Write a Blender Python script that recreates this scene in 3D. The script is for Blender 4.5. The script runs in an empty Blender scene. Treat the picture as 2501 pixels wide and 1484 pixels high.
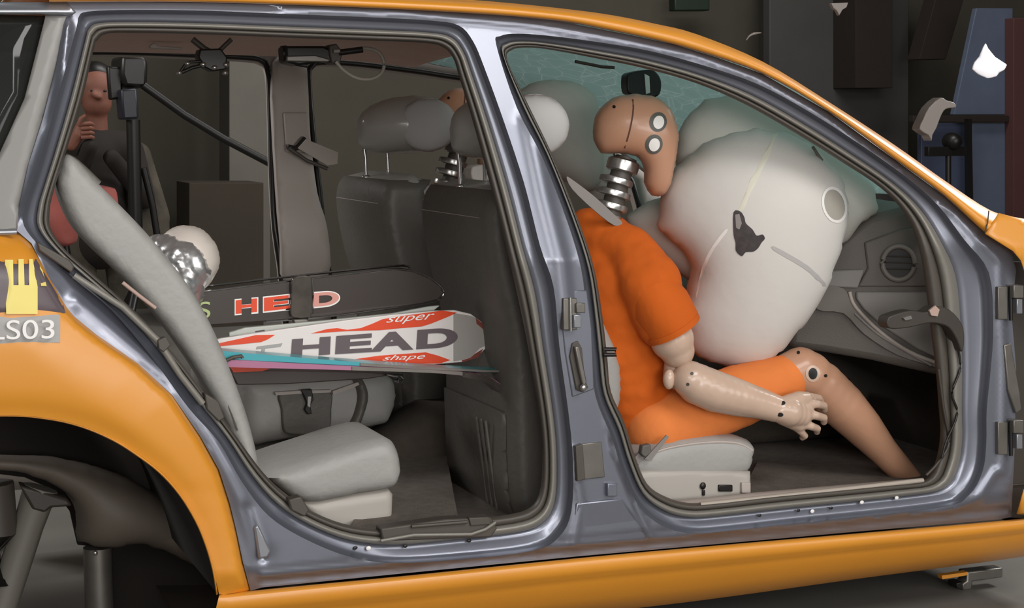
import bpy, bmesh, math, random
import numpy as np
from mathutils import Vector, Matrix
from mathutils.geometry import delaunay_2d_cdt
from mathutils.bvhtree import BVHTree
random.seed(4); np.random.seed(4)
scene = bpy.context.scene
COL = scene.collection

# ------------------------------------------------------------ camera, world, lights, exposure
AZ, PIT, FPX = math.radians(22), math.radians(6.2), 4100.0
DIR = Vector((math.sin(AZ)*math.cos(PIT), math.cos(AZ)*math.cos(PIT), -math.sin(PIT)))
RIGHT = Vector((math.cos(AZ), -math.sin(AZ), 0))
UP = RIGHT.cross(DIR)
CLOC = Vector((0, 0, 0.86)) - DIR*3.6
cam_d = bpy.data.cameras.new('camera'); cam = bpy.data.objects.new('camera', cam_d); COL.objects.link(cam)
cam_d.sensor_width = 36; cam_d.lens = 36*FPX/2501; cam_d.clip_end = 100; cam_d.clip_start = .05
cam.matrix_world = Matrix(((RIGHT.x, UP.x, -DIR.x, CLOC.x), (RIGHT.y, UP.y, -DIR.y, CLOC.y), (RIGHT.z, UP.z, -DIR.z, CLOC.z), (0, 0, 0, 1)))
scene.camera = cam
w = bpy.data.worlds.new('world'); scene.world = w; w.use_nodes = True
w.node_tree.nodes['Background'].inputs[0].default_value = (.55, .53, .5, 1)
w.node_tree.nodes['Background'].inputs[1].default_value = .22
scene.view_settings.view_transform = 'Standard'; scene.view_settings.look = 'None'
scene.view_settings.exposure = 0.0; scene.view_settings.gamma = 1
scene.view_settings.use_curve_mapping = False
def area(name, loc, tgt, sx, sy, power, col=(1, .98, .96)):
    l = bpy.data.lights.new(name, 'AREA'); l.shape = 'RECTANGLE'; l.size = sx; l.size_y = sy; l.energy = power; l.color = col
    o = bpy.data.objects.new(name, l); COL.objects.link(o); o.location = loc
    o.rotation_euler = (Vector(tgt)-Vector(loc)).to_track_quat('-Z', 'Y').to_euler()
    return o
area('key_lamp', (1.4, -4.4, 4.6), (0.2, 0.3, .8), 3.0, 1.6, 165)
area('side_lamp', (-2.4, -4.6, 2.6), (0, 0.3, .8), 1.8, 1.2, 45)
area('low_fill', (-.7, -5.8, 1.35), (-.2, 0.8, .9), 3.0, 1.0, 90)  # added fill at door height, brightens the cabin through the openings
area('wide_fill', (2.4, -6.2, 2.3), (.4, 0, .6), 6.5, 1.8, 150)  # added wide softbox, gives the sill and B pillar broad reflections
area('hall_fill', (2.5, 4.2, 5.4), (2.0, 8, 1.5), 4, 1, 170)  # added fill, lifts the dark back wall
area('front_lamp', (5.2, 1.2, 3.6), (1.0, .9, 1.2), 1.6, 1.2, 150)
area('rear_lamp', (-2.6, 3.4, 2.7), (0, 1.2, 1.1), .8, .8, 60)

# ------------------------------------------------------------ helpers
def tum(z):
    return .26*max(0, z-.95) + .5*max(0, .33-z)**1
def ray(px, py):
    return DIR + RIGHT*((px-1250.5)/FPX) + UP*((742-py)/FPX)
def P(px, py, Y, t=False):
    d = ray(px, py); y = Y
    for _ in range(6 if t else 1):
        s = (y-CLOC.y)/d.y; p = CLOC + d*s
        if t: y = Y + tum(p.z)
    return p
NV = Vector((math.sin(AZ), math.cos(AZ), 0))
def PF(px, py, cx, cy, Y):
    c = P(cx, cy, Y); d = ray(px, py)
    s = (c-CLOC).dot(NV)/d.dot(NV)
    return CLOC + d*s
def XZ(px, py, Y):
    p = P(px, py, Y); return (p.x, p.z)

MATS = {}
def mat(name, col, rough=.5, metal=0., coat=0., noise=0., nscale=20, bump=0., bscale=80, trans=0., sub=0., emit=None):
    if name in MATS: return MATS[name]
    m = bpy.data.materials.new(name); m.use_nodes = True; nt = m.node_tree; b = nt.nodes['Principled BSDF']
    lin = tuple(((c/255)/12.92 if c/255 <= .04045 else ((c/255+.055)/1.055)**2.4) for c in col)
    b.inputs['Base Color'].default_value = (*lin, 1)
    b.inputs['Roughness'].default_value = rough; b.inputs['Metallic'].default_value = metal
    b.inputs['Coat Weight'].default_value = coat; b.inputs['Coat Roughness'].default_value = .08
    if trans: b.inputs['Transmission Weight'].default_value = trans
    tc = nt.nodes.new('ShaderNodeTexCoord')
    if noise:
        n = nt.nodes.new('ShaderNodeTexNoise'); n.inputs['Scale'].default_value = nscale; n.inputs['Detail'].default_value = 5
        nt.links.new(tc.outputs['Object'], n.inputs['Vector'])
        r = nt.nodes.new('ShaderNodeValToRGB')
        r.color_ramp.elements[0].position = .3; r.color_ramp.elements[1].position = .7
        r.color_ramp.elements[0].color = (*[c*(1-noise) for c in lin], 1)
        r.color_ramp.elements[1].color = (*[min(1, c*(1+noise)) for c in lin], 1)
        nt.links.new(n.outputs['Fac'], r.inputs[0]); nt.links.new(r.outputs[0], b.inputs['Base Color'])
    if bump:
        n2 = nt.nodes.new('ShaderNodeTexNoise'); n2.inputs['Scale'].default_value = bscale; n2.inputs['Detail'].default_value = 3
        nt.links.new(tc.outputs['Object'], n2.inputs['Vector'])
        bp = nt.nodes.new('ShaderNodeBump'); bp.inputs['Strength'].default_value = bump; bp.inputs['Distance'].default_value = .01
        nt.links.new(n2.outputs['Fac'], bp.inputs['Height']); nt.links.new(bp.outputs[0], b.inputs['Normal'])
    MATS[name] = m; return m
ORANGE = mat('orange_paint', (216, 142, 36), .45, 0, .7, .04, 3)
ORANGE.node_tree.nodes['Principled BSDF'].inputs['Coat Roughness'].default_value = .32
GREY = mat('grey_metallic_paint', (124, 127, 138), .34, .6, .3, .04, 4)
SILVER = mat('silver_paint', (150, 152, 158), .3, .6, .3)
RUBBER = mat('rubber_seal', (122, 118, 110), .42, .1, .15)
DARKRUB = mat('dark_rubber', (74, 68, 61), .5)
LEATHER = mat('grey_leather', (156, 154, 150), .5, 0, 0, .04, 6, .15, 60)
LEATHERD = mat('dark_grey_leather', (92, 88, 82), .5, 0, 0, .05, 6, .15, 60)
PLASTIC = mat('grey_plastic', (178, 168, 160), .55, 0, 0, .03, 5)
LINER = mat('headliner', (222, 192, 180), .9, 0, 0, .04, 9, .1, 200)
CARPET = mat('carpet', (104, 96, 88), .95, 0, 0, .15, 40, .5, 300)
DARKPL = mat('dark_plastic', (58, 52, 46), .5, 0, 0, .1, 12)
BLACK = mat('black_plastic', (24, 21, 19), .4)
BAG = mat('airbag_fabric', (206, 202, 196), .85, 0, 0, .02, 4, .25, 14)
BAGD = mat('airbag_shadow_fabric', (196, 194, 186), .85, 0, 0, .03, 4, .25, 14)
SKIN = mat('dummy_vinyl', (186, 140, 112), .38, 0, .15, .05, 8)
SKIN2 = mat('dummy_arm_vinyl', (196, 168, 148), .3, 0, .25, .07, 14)
SHIRT = mat('orange_cotton', (196, 88, 2), .88, 0, 0, .06, 9, .35, 16)
SHORTS = mat('light_orange_cotton', (222, 124, 58), .85, 0, 0, .06, 9, .3, 18)
STEEL = mat('bright_steel', (190, 188, 184), .25, .9, 0, .08, 20)
DSTEEL = mat('dull_steel', (120, 116, 110), .4, .7, 0, .12, 20)
CHROME = mat('chrome', (215, 215, 215), .12, 1)
WHITE = mat('white_print', (235, 232, 228), .45)
SKIW = mat('white_ski_top', (226, 218, 214), .3, 0, .4)
SKIK = mat('black_ski_top', (62, 54, 50), .25, 0, .6)
RED = mat('red_print', (222, 66, 16), .35, 0, .3)
PALERED = mat('pale_red_print', (214, 150, 138), .35, 0, .3)
TEAL = mat('turquoise_print', (62, 160, 170), .35, 0, .3)
PINK = mat('pink_print', (168, 108, 138), .4)
GREYPR = mat('grey_print', (92, 80, 84), .4)
YELLOW = mat('pale_yellow_print', (232, 214, 120), .5)
LABELG = mat('grey_label_print', (160, 158, 156), .5)
REDBOX = mat('red_cloth', (170, 92, 84), .7, 0, 0, .08, 7)

def link(name, me, m, parent=None, smooth=True):
    o = bpy.data.objects.new(name, me); COL.objects.link(o)
    if m: me.materials.append(m)
    if smooth:
        for p in me.polygons: p.use_smooth = True
    if parent:
        o.parent = parent
        off = parent_loc(parent)
        me.transform(Matrix.Translation(-off))
    return o
def parent_loc(p):
    v = Vector(p.location)
    while p.parent: p = p.parent; v += Vector(p.location)
    return v
def mesh(name, vs, fs, m, parent=None, smooth=True, auto=None):
    me = bpy.data.meshes.new(name); me.from_pydata([tuple(v) for v in vs], [], fs); me.update()
    bm = bmesh.new(); bm.from_mesh(me); bmesh.ops.recalc_face_normals(bm, faces=bm.faces); bm.to_mesh(me); bm.free()
    o = link(name, me, m, parent, smooth)
    if auto: sharp(o, auto)
    return o
def sharp(o, deg):
    o.data.set_sharp_from_angle(angle=math.radians(deg))
def thing(name, label, cat, loc, group=None):
    o = bpy.data.objects.new(name, None); COL.objects.link(o); o.location = loc; o.empty_display_size = .05
    o['label'] = label; o['category'] = cat
    if group: o['group'] = group
    return o
def struct(o):
    o['kind'] = 'structure'; return o
def solid(o, t, off=-1):
    s = o.modifiers.new('thick', 'SOLIDIFY'); s.thickness = t; s.offset = off; return o

def cr(pts, n=4, closed=False):
    pts = [Vector(p) if len(p) == 3 else Vector((p[0], p[1], 0)) for p in pts]; N = len(pts); out = []
    for i in range(N if closed else N-1):
        p1 = pts[i]; p2 = pts[(i+1) % N]
        p0 = pts[i-1] if (closed or i > 0) else p1
        p3 = pts[(i+2) % N] if (closed or i+2 < N) else p2
        for k in range(n):
            t = k/n
            out.append(.5*((2*p1)+(p2-p0)*t+(2*p0-5*p1+4*p2-p3)*t*t+(3*p1-p0-3*p2+p3)*t**3))
    if not closed: out.append(pts[-1])
    return out
def cr2(pts, n=4, closed=True): return [(p.x, p.y) for p in cr(pts, n, closed)]
def pip(X, Y, poly):
    poly = np.array(poly); inside = np.zeros(X.shape, bool); j = len(poly)-1
    for i in range(len(poly)):
        xi, yi = poly[i]; xj, yj = poly[j]
        c = ((yi > Y) != (yj > Y)); dy = (yj-yi) if yj != yi else 1e-9
        inside ^= c & (X < (xj-xi)*(Y-yi)/dy+xi); j = i
    return inside
def dist_poly(X, Y, poly, closed=True):
    D = np.full(X.shape, 1e9); n = len(poly)
    for i in range(n if closed else n-1):
        ax, ay = poly[i]; bx, by = poly[(i+1) % n]; dx, dy = bx-ax, by-ay; L = dx*dx+dy*dy+1e-9
        t = np.clip(((X-ax)*dx+(Y-ay)*dy)/L, 0, 1)
        D = np.minimum(D, np.hypot(X-ax-t*dx, Y-ay-t*dy))
    return D
def tri(outer, holes=(), step=20, jitter=0):
    """triangulate a 2D region with inner grid points; returns pts (N,2), tris, boundary flags"""
    xs = [p[0] for p in outer]; ys = [p[1] for p in outer]
    pts = []; edges = []
    for lp in [outer]+list(holes):
        b = len(pts); n = len(lp)
        pts += [tuple(p) for p in lp]; edges += [(b+i, b+(i+1) % n) for i in range(n)]
    nb = len(pts)
    gx, gy = np.meshgrid(np.arange(min(xs)+step/2, max(xs), step), np.arange(min(ys)+step/2, max(ys), step*.87))
    gx[::2] += step/2
    gx = gx.ravel(); gy = gy.ravel()
    m = pip(gx, gy, outer); D = dist_poly(gx, gy, outer)
    for h in holes:
        m &= ~pip(gx, gy, h); D = np.minimum(D, dist_poly(gx, gy, h))
    m &= D > step*.45
    pts += list(zip(gx[m], gy[m]))
    r = delaunay_2d_cdt([Vector(p) for p in pts], edges, [], 0, 1e-5)
    vs = np.array([tuple(v) for v in r[0]]); fs = [tuple(f) for f in r[2]]
    fa = np.array(fs); c = vs[fa].mean(axis=1)
    keep = pip(c[:, 0], c[:, 1], outer)
    for h in holes: keep &= ~pip(c[:, 0], c[:, 1], h)
    fa = fa[keep]
    return vs, fa, nb
def sheet(name, outer, holes, yf, m, parent=None, step=20, thick=0, t=True, auto=None):
    vs, fa, nb = tri(outer, holes, step)
    Y = yf(vs[:, 0], vs[:, 1]) if callable(yf) else np.full(len(vs), yf)
    V3 = [P(x, y, yy, t) for (x, y), yy in zip(vs, Y)]
    o = mesh(name, V3, [tuple(int(i) for i in f) for f in fa], m, parent)
    # face the camera side
    if o.data.polygons[0].normal.y > 0: o.data.flip_normals()
    if thick: solid(o, thick)
    return o
def slab(name, outer, y0, y1, m, parent=None, t=False, smooth=False, holes=(), bev=0.):
    """extruded outline drawn on plane Y=y0, straight back to y1 along the car's width"""
    vs, fa, nb = tri(outer, holes, 1e6) if holes else (np.array(outer, float), None, 0)
    A = [P(x, y, y0, t) for x, y in vs]; n = len(A)
    B = [Vector((p.x, p.y+(y1-y0), p.z)) for p in A]
    fs = []
    if fa is None:
        fs = [tuple(range(n)), tuple(n+i for i in reversed(range(n)))]
    else:
        fs = [tuple(int(i) for i in f) for f in fa] + [tuple(int(i)+n for i in f[::-1]) for f in fa]
    b = 0
    for lp in [outer]+list(holes):
        k = len(lp)
        fs += [(b+i, b+(i+1) % k, n+b+(i+1) % k, n+b+i) for i in range(k)]; b += k
    o = mesh(name, A+B, fs, m, parent, smooth)
    if bev:
        bv = o.modifiers.new('bev', 'BEVEL'); bv.width = bev; bv.segments = 2; bv.limit_method = 'ANGLE'
        o.data.shade_smooth() if hasattr(o.data, 'shade_smooth') else None
        sharp(o, 50)
    return o
def inset(poly, r):
    n = len(poly); A = sum(poly[i][0]*poly[(i+1) % n][1]-poly[(i+1) % n][0]*poly[i][1] for i in range(n))
    s = 1 if A > 0 else -1; out = []
    for i in range(n):
        a = Vector(poly[i-1]); b = Vector(poly[i]); c = Vector(poly[(i+1) % n])
        e1 = (b-a).normalized(); e2 = (c-b).normalized()
        n1 = Vector((-e1.y, e1.x))*s; n2 = Vector((-e2.y, e2.x))*s
        nn = (n1+n2); nn = nn.normalized() if nn.length > 1e-6 else n1
        out.append(tuple(b+nn*r/max(.5, nn.dot(n1))))
    return out
def block(name, xz, y0, y1, r, m, parent=None, bulge=0., seg=5):
    """soft upholstered block: side profile (x,z) swept across the car with rounded edges"""
    xs = [p[0] for p in xz]; zs = [p[1] for p in xz]
    st = max(.010, max(max(xs)-min(xs), max(zs)-min(zs))/60)
    k = 1000.
    vs, fa, nb = tri([(a*k, b*k) for a, b in xz], (), st*k); vs = vs/k
    d = dist_poly(vs[:, 0], vs[:, 1], xz); r = min(r, (y1-y0)/2-.001)
    q = np.clip(d/r, 0, 1); h = r*(1-np.sqrt(np.maximum(0, 1-(1-q)**2)))
    h = h-bulge*np.clip(d/.12, 0, 1)**.7; bd = np.arange(len(vs)) < nb; n = len(vs)
    A = [Vector((x, y0+hh, z)) for (x, z), hh in zip(vs, h)]; B = [Vector((x, y1-hh, z)) for (x, z), hh in zip(vs, h)]
    fs = [tuple(int(i) for i in f) for f in fa]+[tuple(int(i)+n for i in f[::-1]) for f in fa]
    fs += [(i, (i+1) % nb, n+(i+1) % nb, n+i) for i in range(nb)]
    o = mesh(name, A+B, fs, m, parent); sharp(o, 60); return o
def band(name, inner, outer, prof, m, parent=None, n=4, closed=True, t=True):
    """loft between two matched outlines; prof = [(t 0 inner..1 outer, Y)]"""
    I = cr2(inner, n, closed); O = cr2(outer, n, closed); N = len(I); vs = []; fs = []
    for tt, Y in prof:
        vs += [P(i[0]*(1-tt)+o[0]*tt, i[1]*(1-tt)+o[1]*tt, Y, t) for i, o in zip(I, O)]
    for k in range(len(prof)-1):
        for i in range(N if closed else N-1):
            j = (i+1) % N; fs.append((k*N+i, k*N+j, (k+1)*N+j, (k+1)*N+i))
    return mesh(name, vs, fs, m, parent)
def tube(name, pts, r, m, parent=None, n=10, closed=False, smoothn=0):
    """round bar along 3D points; r scalar or list"""
    if smoothn: 
        k = smoothn
        if not np.isscalar(r): r = list(np.interp(np.arange((len(pts)-1)*k+1)/k, range(len(pts)), r))
        pts = cr(pts, k, closed)
    pts = [Vector(p) for p in pts]; N = len(pts)
    if np.isscalar(r): r = [r]*N
    vs = []; fs = []; up = Vector((0, 0, 1))
    for i, p in enumerate(pts):
        a = pts[i-1] if (i > 0 or closed) else p; b = pts[(i+1) % N] if (i < N-1 or closed) else p
        d = (b-a).normalized()
        u = d.cross(up)
        if u.length < .05: u = d.cross(Vector((1, 0, 0)))
        u.normalize(); v = d.cross(u)
        vs += [p+(u*math.cos(q)+v*math.sin(q))*r[i] for q in [2*math.pi*k/n for k in range(n)]]
    for i in range(N if closed else N-1):
        j = (i+1) % N
        fs += [(i*n+k, i*n+(k+1) % n, j*n+(k+1) % n, j*n+k) for k in range(n)]
    if not closed: fs += [tuple(range(n)), tuple((N-1)*n+k for k in reversed(range(n)))]
    o = mesh(name, vs, fs, m, parent); sharp(o, 50); return o
def ptube(name, pxs, Y, r, m, parent=None, t=False, **k):
    return tube(name, [P(x, y, Y, t) for x, y in pxs], r, m, parent, **k)
def box(name, c, s, m, parent=None, rot=(0, 0, 0), bev=.003):
    bm = bmesh.new(); bmesh.ops.create_cube(bm, size=1)
    from mathutils import Euler
    M = Matrix.Translation(Vector(c)) @ Euler(rot).to_matrix().to_4x4() @ Matrix.Diagonal((*s, 1))
    bmesh.ops.transform(bm, matrix=Matrix.Diagonal((*s, 1)), verts=bm.verts)
    if bev: bmesh.ops.bevel(bm, geom=bm.edges[:], offset=bev, segments=2, affect='EDGES')
    bmesh.ops.transform(bm, matrix=Matrix.Translation(Vector(c)) @ Euler(rot).to_matrix().to_4x4(), verts=bm.verts)
    me = bpy.data.meshes.new(name); bm.to_mesh(me); bm.free()
    o = link(name, me, m, parent); sharp(o, 40); return o
def pbox(name, x0, y0, x1, y1, Y, dy, m, parent=None, bev=.002, t=False):
    return slab(name, [(x0, y0), (x1, y0), (x1, y1), (x0, y1)], Y, Y+dy, m, parent, t, bev=bev)
def ell(name, c, s, m, parent=None, p=1., rot=(0, 0, 0), n=32):
    from mathutils import Euler
    R = Euler(rot).to_matrix(); vs = []; fs = []
    f = lambda v: math.copysign(abs(v)**p, v)
    for i in range(n//2+1):
        a = -math.pi/2+math.pi*i/(n//2)
        for j in range(n):
            b = 2*math.pi*j/n
            vs.append(Vector(c)+R@Vector((s[0]*f(math.cos(a))*f(math.cos(b)), s[1]*f(math.cos(a))*f(math.sin(b)), s[2]*f(math.sin(a)))))
    for i in range(n//2):
        for j in range(n): fs.append((i*n+j, i*n+(j+1) % n, (i+1)*n+(j+1) % n, (i+1)*n+j))
    o = mesh(name, vs, fs, m, parent)
    bm = bmesh.new(); bm.from_mesh(o.data); bmesh.ops.remove_doubles(bm, verts=bm.verts, dist=1e-5); bm.to_mesh(o.data); bm.free()
    for q in o.data.polygons: q.use_smooth = True
    return o
def poisson(poly, N=64):
    xs = [p[0] for p in poly]; ys = [p[1] for p in poly]
    s = max(max(xs)-min(xs), max(ys)-min(ys))/N
    gx = np.arange(min(xs)-2*s, max(xs)+2*s, s); gy = np.arange(min(ys)-2*s, max(ys)+2*s, s)
    X, Y = np.meshgrid(gx, gy); M = pip(X, Y, poly); u = np.zeros(X.shape)
    ii, jj = np.indices(X.shape); par = (ii+jj) % 2
    for _ in range(220):
        for q in (0, 1):
            nb = np.zeros_like(u); nb[1:-1, 1:-1] = (u[2:, 1:-1]+u[:-2, 1:-1]+u[1:-1, 2:]+u[1:-1, :-2]+1)/4
            k = M & (par == q); u[k] += 1.88*(nb[k]-u[k])
    u = np.maximum(u, 0)/u.max()
    def f(x, y):
        fx = np.clip((x-gx[0])/s, 0, len(gx)-1.001); fy = np.clip((y-gy[0])/s, 0, len(gy)-1.001)
        i = fx.astype(int); j = fy.astype(int); a = fx-i; b = fy-j
        return u[j, i]*(1-a)*(1-b)+u[j, i+1]*a*(1-b)+u[j+1, i]*(1-a)*b+u[j+1, i+1]*a*b
    return f
def inflate(name, poly, Y, T, m, parent=None, step=None, p=.5, T2=None, facing=True, smooth=4, crumple=0., center=None):
    """rounded body with the given outline: depth grows from the rim like an inflated bag"""
    xs = [q[0] for q in poly]; ys = [q[1] for q in poly]
    cx, cy = center or (sum(xs)/len(xs), sum(ys)/len(ys))
    step = step or max(max(xs)-min(xs), max(ys)-min(ys))/34
    vs, fa, nb = tri(poly, (), step); f = poisson(poly); h = f(vs[:, 0], vs[:, 1])**p
    T2 = T if T2 is None else T2
    dn = NV if facing else Vector((0, 1, 0))
    base = [PF(x, y, cx, cy, Y) if facing else P(x, y, Y) for x, y in vs]
    bd = np.arange(len(vs)) < nb; h[bd] = 0
    front = [b-dn*T*hh for b, hh in zip(base, h)]
    back = {}; V3 = list(front)
    for i in range(len(vs)):
        if not bd[i]: back[i] = len(V3); V3.append(base[i]+dn*T2*h[i])
        else: back[i] = i
    fs = [tuple(int(i) for i in t_) for t_ in fa]
    fs += [tuple(back[int(i)] for i in t_[::-1]) for t_ in fa if not all(bd[int(i)] for i in t_)]
    o = mesh(name, V3, fs, m, parent)
    if smooth:
        s = o.modifiers.new('smooth', 'SMOOTH'); s.factor = .5; s.iterations = smooth
    return o
def blob(name, chains, m, parent=None, vox=.007, it=6):
    """one continuous surface grown over chains of (point, radius)"""
    bm = bmesh.new()
    def sph(c, r):
        d = bmesh.ops.create_icosphere(bm, subdivisions=3, radius=r)['verts']
        bmesh.ops.translate(bm, vec=c, verts=d)
    for ch in chains:
        for i, (p, r) in enumerate(ch):
            p = Vector(p); sph(p, r)
            if i:
                q, s = ch[i-1]; q = Vector(q); k = max(1, int((p-q).length/(min(r, s)*.4)))
                for j in range(1, k): sph(q.lerp(p, j/k), s+(r-s)*j/k)
    me = bpy.data.meshes.new(name); bm.to_mesh(me); bm.free()
    o = link(name, me, m, parent)
    rm = o.modifiers.new('remesh', 'REMESH'); rm.mode = 'VOXEL'; rm.voxel_size = vox; rm.use_smooth_shade = True
    s = o.modifiers.new('smooth', 'SMOOTH'); s.factor = .5; s.iterations = it
    return o
def bvh_of(o):
    bpy.context.view_layer.update()
    dg = bpy.context.evaluated_depsgraph_get(); e = o.evaluated_get(dg); me = e.to_mesh()
    off = parent_loc(o)
    b = BVHTree.FromPolygons([v.co+off for v in me.vertices], [tuple(p.vertices) for p in me.polygons]); e.to_mesh_clear(); return b
def drape(name, bvh, poly, m, parent, lift=.0012, step=5, holes=(), thick=0):
    vs, fa, nb = tri(poly, holes, step); V3 = []; ok = []
    last = None
    for x, y in vs:
        d = ray(x, y).normalized(); hit, no, i, ds = bvh.ray_cast(CLOC, d)
        if hit is None: V3.append(Vector((0, 0, 0))); ok.append(False); continue
        if no.dot(d) > 0: no = -no
        V3.append(hit+no*lift); ok.append(True)
    fs = [tuple(int(i) for i in f) for f in fa if all(ok[int(i)] for i in f)]
    used = sorted({i for f in fs for i in f}); mp = {u: k for k, u in enumerate(used)}
    o = mesh(name, [V3[u] for u in used], [tuple(mp[i] for i in f) for f in fs], m, parent)
    return o
def circ(cx, cy, rx, ry=None, n=24, rot=0):
    ry = ry or rx; c, s = math.cos(rot), math.sin(rot)
    return [(cx+rx*math.cos(a)*c-ry*math.sin(a)*s, cy+rx*math.cos(a)*s+ry*math.sin(a)*c) for a in [2*math.pi*i/n for i in range(n)]]
def text(name, s, quad, Y, m, parent, extr=.0008, t=False, shear=0., spacing=1., wide=0):
    """lettering fitted to four corner points (TL,TR,BR,BL) of a flat area on plane Y"""
    cu = bpy.data.curves.new(name, 'FONT'); cu.body = s; cu.shear = shear; cu.space_character = spacing; cu.offset = wide
    o = bpy.data.objects.new(name, cu); COL.objects.link(o); bpy.context.view_layer.update()
    me = bpy.data.meshes.new_from_object(o.evaluated_get(bpy.context.evaluated_depsgraph_get()))
    bpy.data.objects.remove(o); bpy.data.curves.remove(cu)
    co = np.array([v.co[:2] for v in me.vertices]); mn = co.min(0); mx = co.max(0)
    TL, TR, BR, BL = [np.array(q, float) for q in quad]
    for v in me.vertices:
        u = (v.co.x-mn[0])/(mx[0]-mn[0]); q = (v.co.y-mn[1])/(mx[1]-mn[1])
        p = (BL*(1-u)+BR*u)*(1-q)+(TL*(1-u)+TR*u)*q
        v.co = P(p[0], p[1], Y-extr, t)
    return link(name, me, m, parent, False)

# ------------------------------------------------------------ setting: hall floor, walls
FLOORM = mat('hall_floor', (112, 108, 102), .55, 0, 0, .1, 2)
WALLM = mat('hall_wall', (70, 66, 56), .9, 0, 0, .12, 1.5)
struct(mesh('floor', [(-9, -8, 0), (14, -8, 0), (14, 12, 0), (-9, 12, 0)], [(0, 1, 2, 3)], FLOORM, smooth=False))
struct(mesh('wall_back', [(-9, 8, 0), (14, 8, 0), (14, 8, 6), (-9, 8, 6)], [(0, 1, 2, 3)], WALLM, smooth=False))
struct(mesh('wall_right', [(9, -8, 0), (9, 8, 0), (9, 8, 6), (9, -8, 6)], [(0, 1, 2, 3)], WALLM, smooth=False))
struct(mesh('ceiling', [(-9, -8, 6), (14, -8, 6), (14, 12, 6), (-9, 12, 6)], [(0, 1, 2, 3)], mat('hall_ceiling', (40, 38, 34), .9), smooth=False))

# ------------------------------------------------------------ car body
car = thing('car', 'orange estate car with grey door frames, doors taken off, bare openings', 'car', (0, .9, 0))
INR = [(229,120),(238,98),(262,82),(330,80),(500,84),(700,92),(900,99),(1040,105),(1085,117),(1108,145),(1122,190),(1158,308),(1203,474),(1235,600),(1265,728),(1290,850),(1318,1024),(1324,1130),(1318,1200),(1295,1238),(1240,1256),(1100,1272),(976,1290),(860,1283),(770,1252),(700,1207),(640,1150),(570,1055),(500,960),(430,870),(340,770),(240,680),(165,615),(125,560),(122,510),(133,460),(160,375),(200,245)]
OUR = [(186,70),(192,42),(215,28),(330,24),(500,26),(700,34),(900,42),(1050,50),(1120,62),(1155,100),(1183,165),(1232,300),(1281,450),(1319,600),(1352,700),(1366,843),(1388,1004),(1399,1120),(1396,1245),(1366,1310),(1300,1345),(1120,1366),(960,1374),(850,1358),(740,1313),(655,1258),(590,1175),(535,1080),(460,995),(370,872),(272,757),(178,678),(105,610),(58,550),(62,500),(83,440),(105,370),(143,230)]
INF = [(1240,150),(1250,122),(1290,116),(1348,122),(1459,143),(1570,166),(1700,203),(1821,255),(1943,325),(2060,398),(2150,458),(2205,515),(2238,580),(2258,680),(2272,795),(2285,900),(2293,1000),(2296,1060),(2285,1125),(2255,1172),(2150,1183),(1900,1207),(1750,1224),(1680,1227),(1625,1212),(1580,1180),(1550,1110),(1525,1030),(1492,955),(1483,870),(1470,762),(1450,650),(1410,530),(1348,376),(1290,255)]
OUF = [(1212,110),(1222,88),(1265,82),(1348,88),(1470,104),(1590,125),(1720,160),(1850,205),(1975,272),(2100,352),(2210,430),(2290,500),(2355,585),(2415,665),(2426,795),(2420,900),(2410,1000),(2409,1080),(2400,1150),(2365,1210),(2290,1240),(1950,1277),(1780,1296),(1690,1302),(1620,1285),(1560,1235),(1520,1150),(1495,1070),(1455,970),(1440,860),(1432,770),(1420,660),(1385,540),(1325,385),(1262,262)]
FR_TOP = [(164,6),(300,4),(640,10),(900,20),(1100,30),(1250,40),(1367,52),(1533,84),(1645,108),(1750,140),(1862,180),(2023,272),(2185,389),(2306,478),(2407,570),(2470,612),(2482,660)]
FR_R = [(2470,760),(2482,900),(2478,1100),(2470,1262)]
FR_BOT = [(2440,1268),(2100,1297),(1750,1328),(1410,1358),(1000,1398),(640,1434)]
FR_L = [(612,1442),(594,1375),(577,1293),(561,1228),(535,1147),(489,1065),(421,965),(337,887),(236,817),(182,773),(162,749),(118,675),(77,594),(40,562),(48,500),(70,400),(105,290),(140,150)]
YF = .03
CREASES = [([(640,1418),(1000,1384),(1400,1344),(2321,1256),(2460,1244)], 7, -.007), ([(640,1404),(1000,1372),(1400,1330),(1900,1290),(2321,1244),(2390,1215),(2432,1150)], 9, .008),
           ([(1292,300),(1330,480),(1370,640),(1383,760)], 22, .010), ([(2190,430),(2330,520),(2440,640),(2452,900),(2448,1150)], 8, .007),
           ([(700,20),(1000,32),(1300,60),(1500,95),(1700,135),(1850,190),(2000,275),(2200,415)], 9, .006),
           ([(120,345),(90,430),(62,520)], 12, .012), ([(165,60),(150,200),(130,300)], 10, .012),
           ([(190,735),(300,830),(420,930),(520,1080),(590,1220),(640,1330)], 24, .012), ([(605,1240),(640,1360)], 12, -.01),
           ([(1400,1100),(1420,1230),(1400,1330)], 9, .006), ([(1480,960),(1500,1100),(1560,1250),(1590,1310)], 7, .009)]
def yframe(X, Y):
    r = np.full(X.shape, YF)
    for pl, w_, d_ in CREASES: r -= d_*np.exp(-(dist_poly(X, Y, pl, False)/w_)**2)
    d = dist_poly(X, Y, FR_L, False); wt = np.clip((Y-590)/60, 0, 1)*np.clip((1150-Y)/250, 0, 1)*(X < 620)
    return r+.035*wt*np.clip(d/75, 0, 1)
frame = sheet('door_frame_panel', FR_TOP+FR_R+FR_BOT+FR_L, [cr2(OUR), cr2(OUF)], yframe, GREY, car, step=9)
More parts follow.
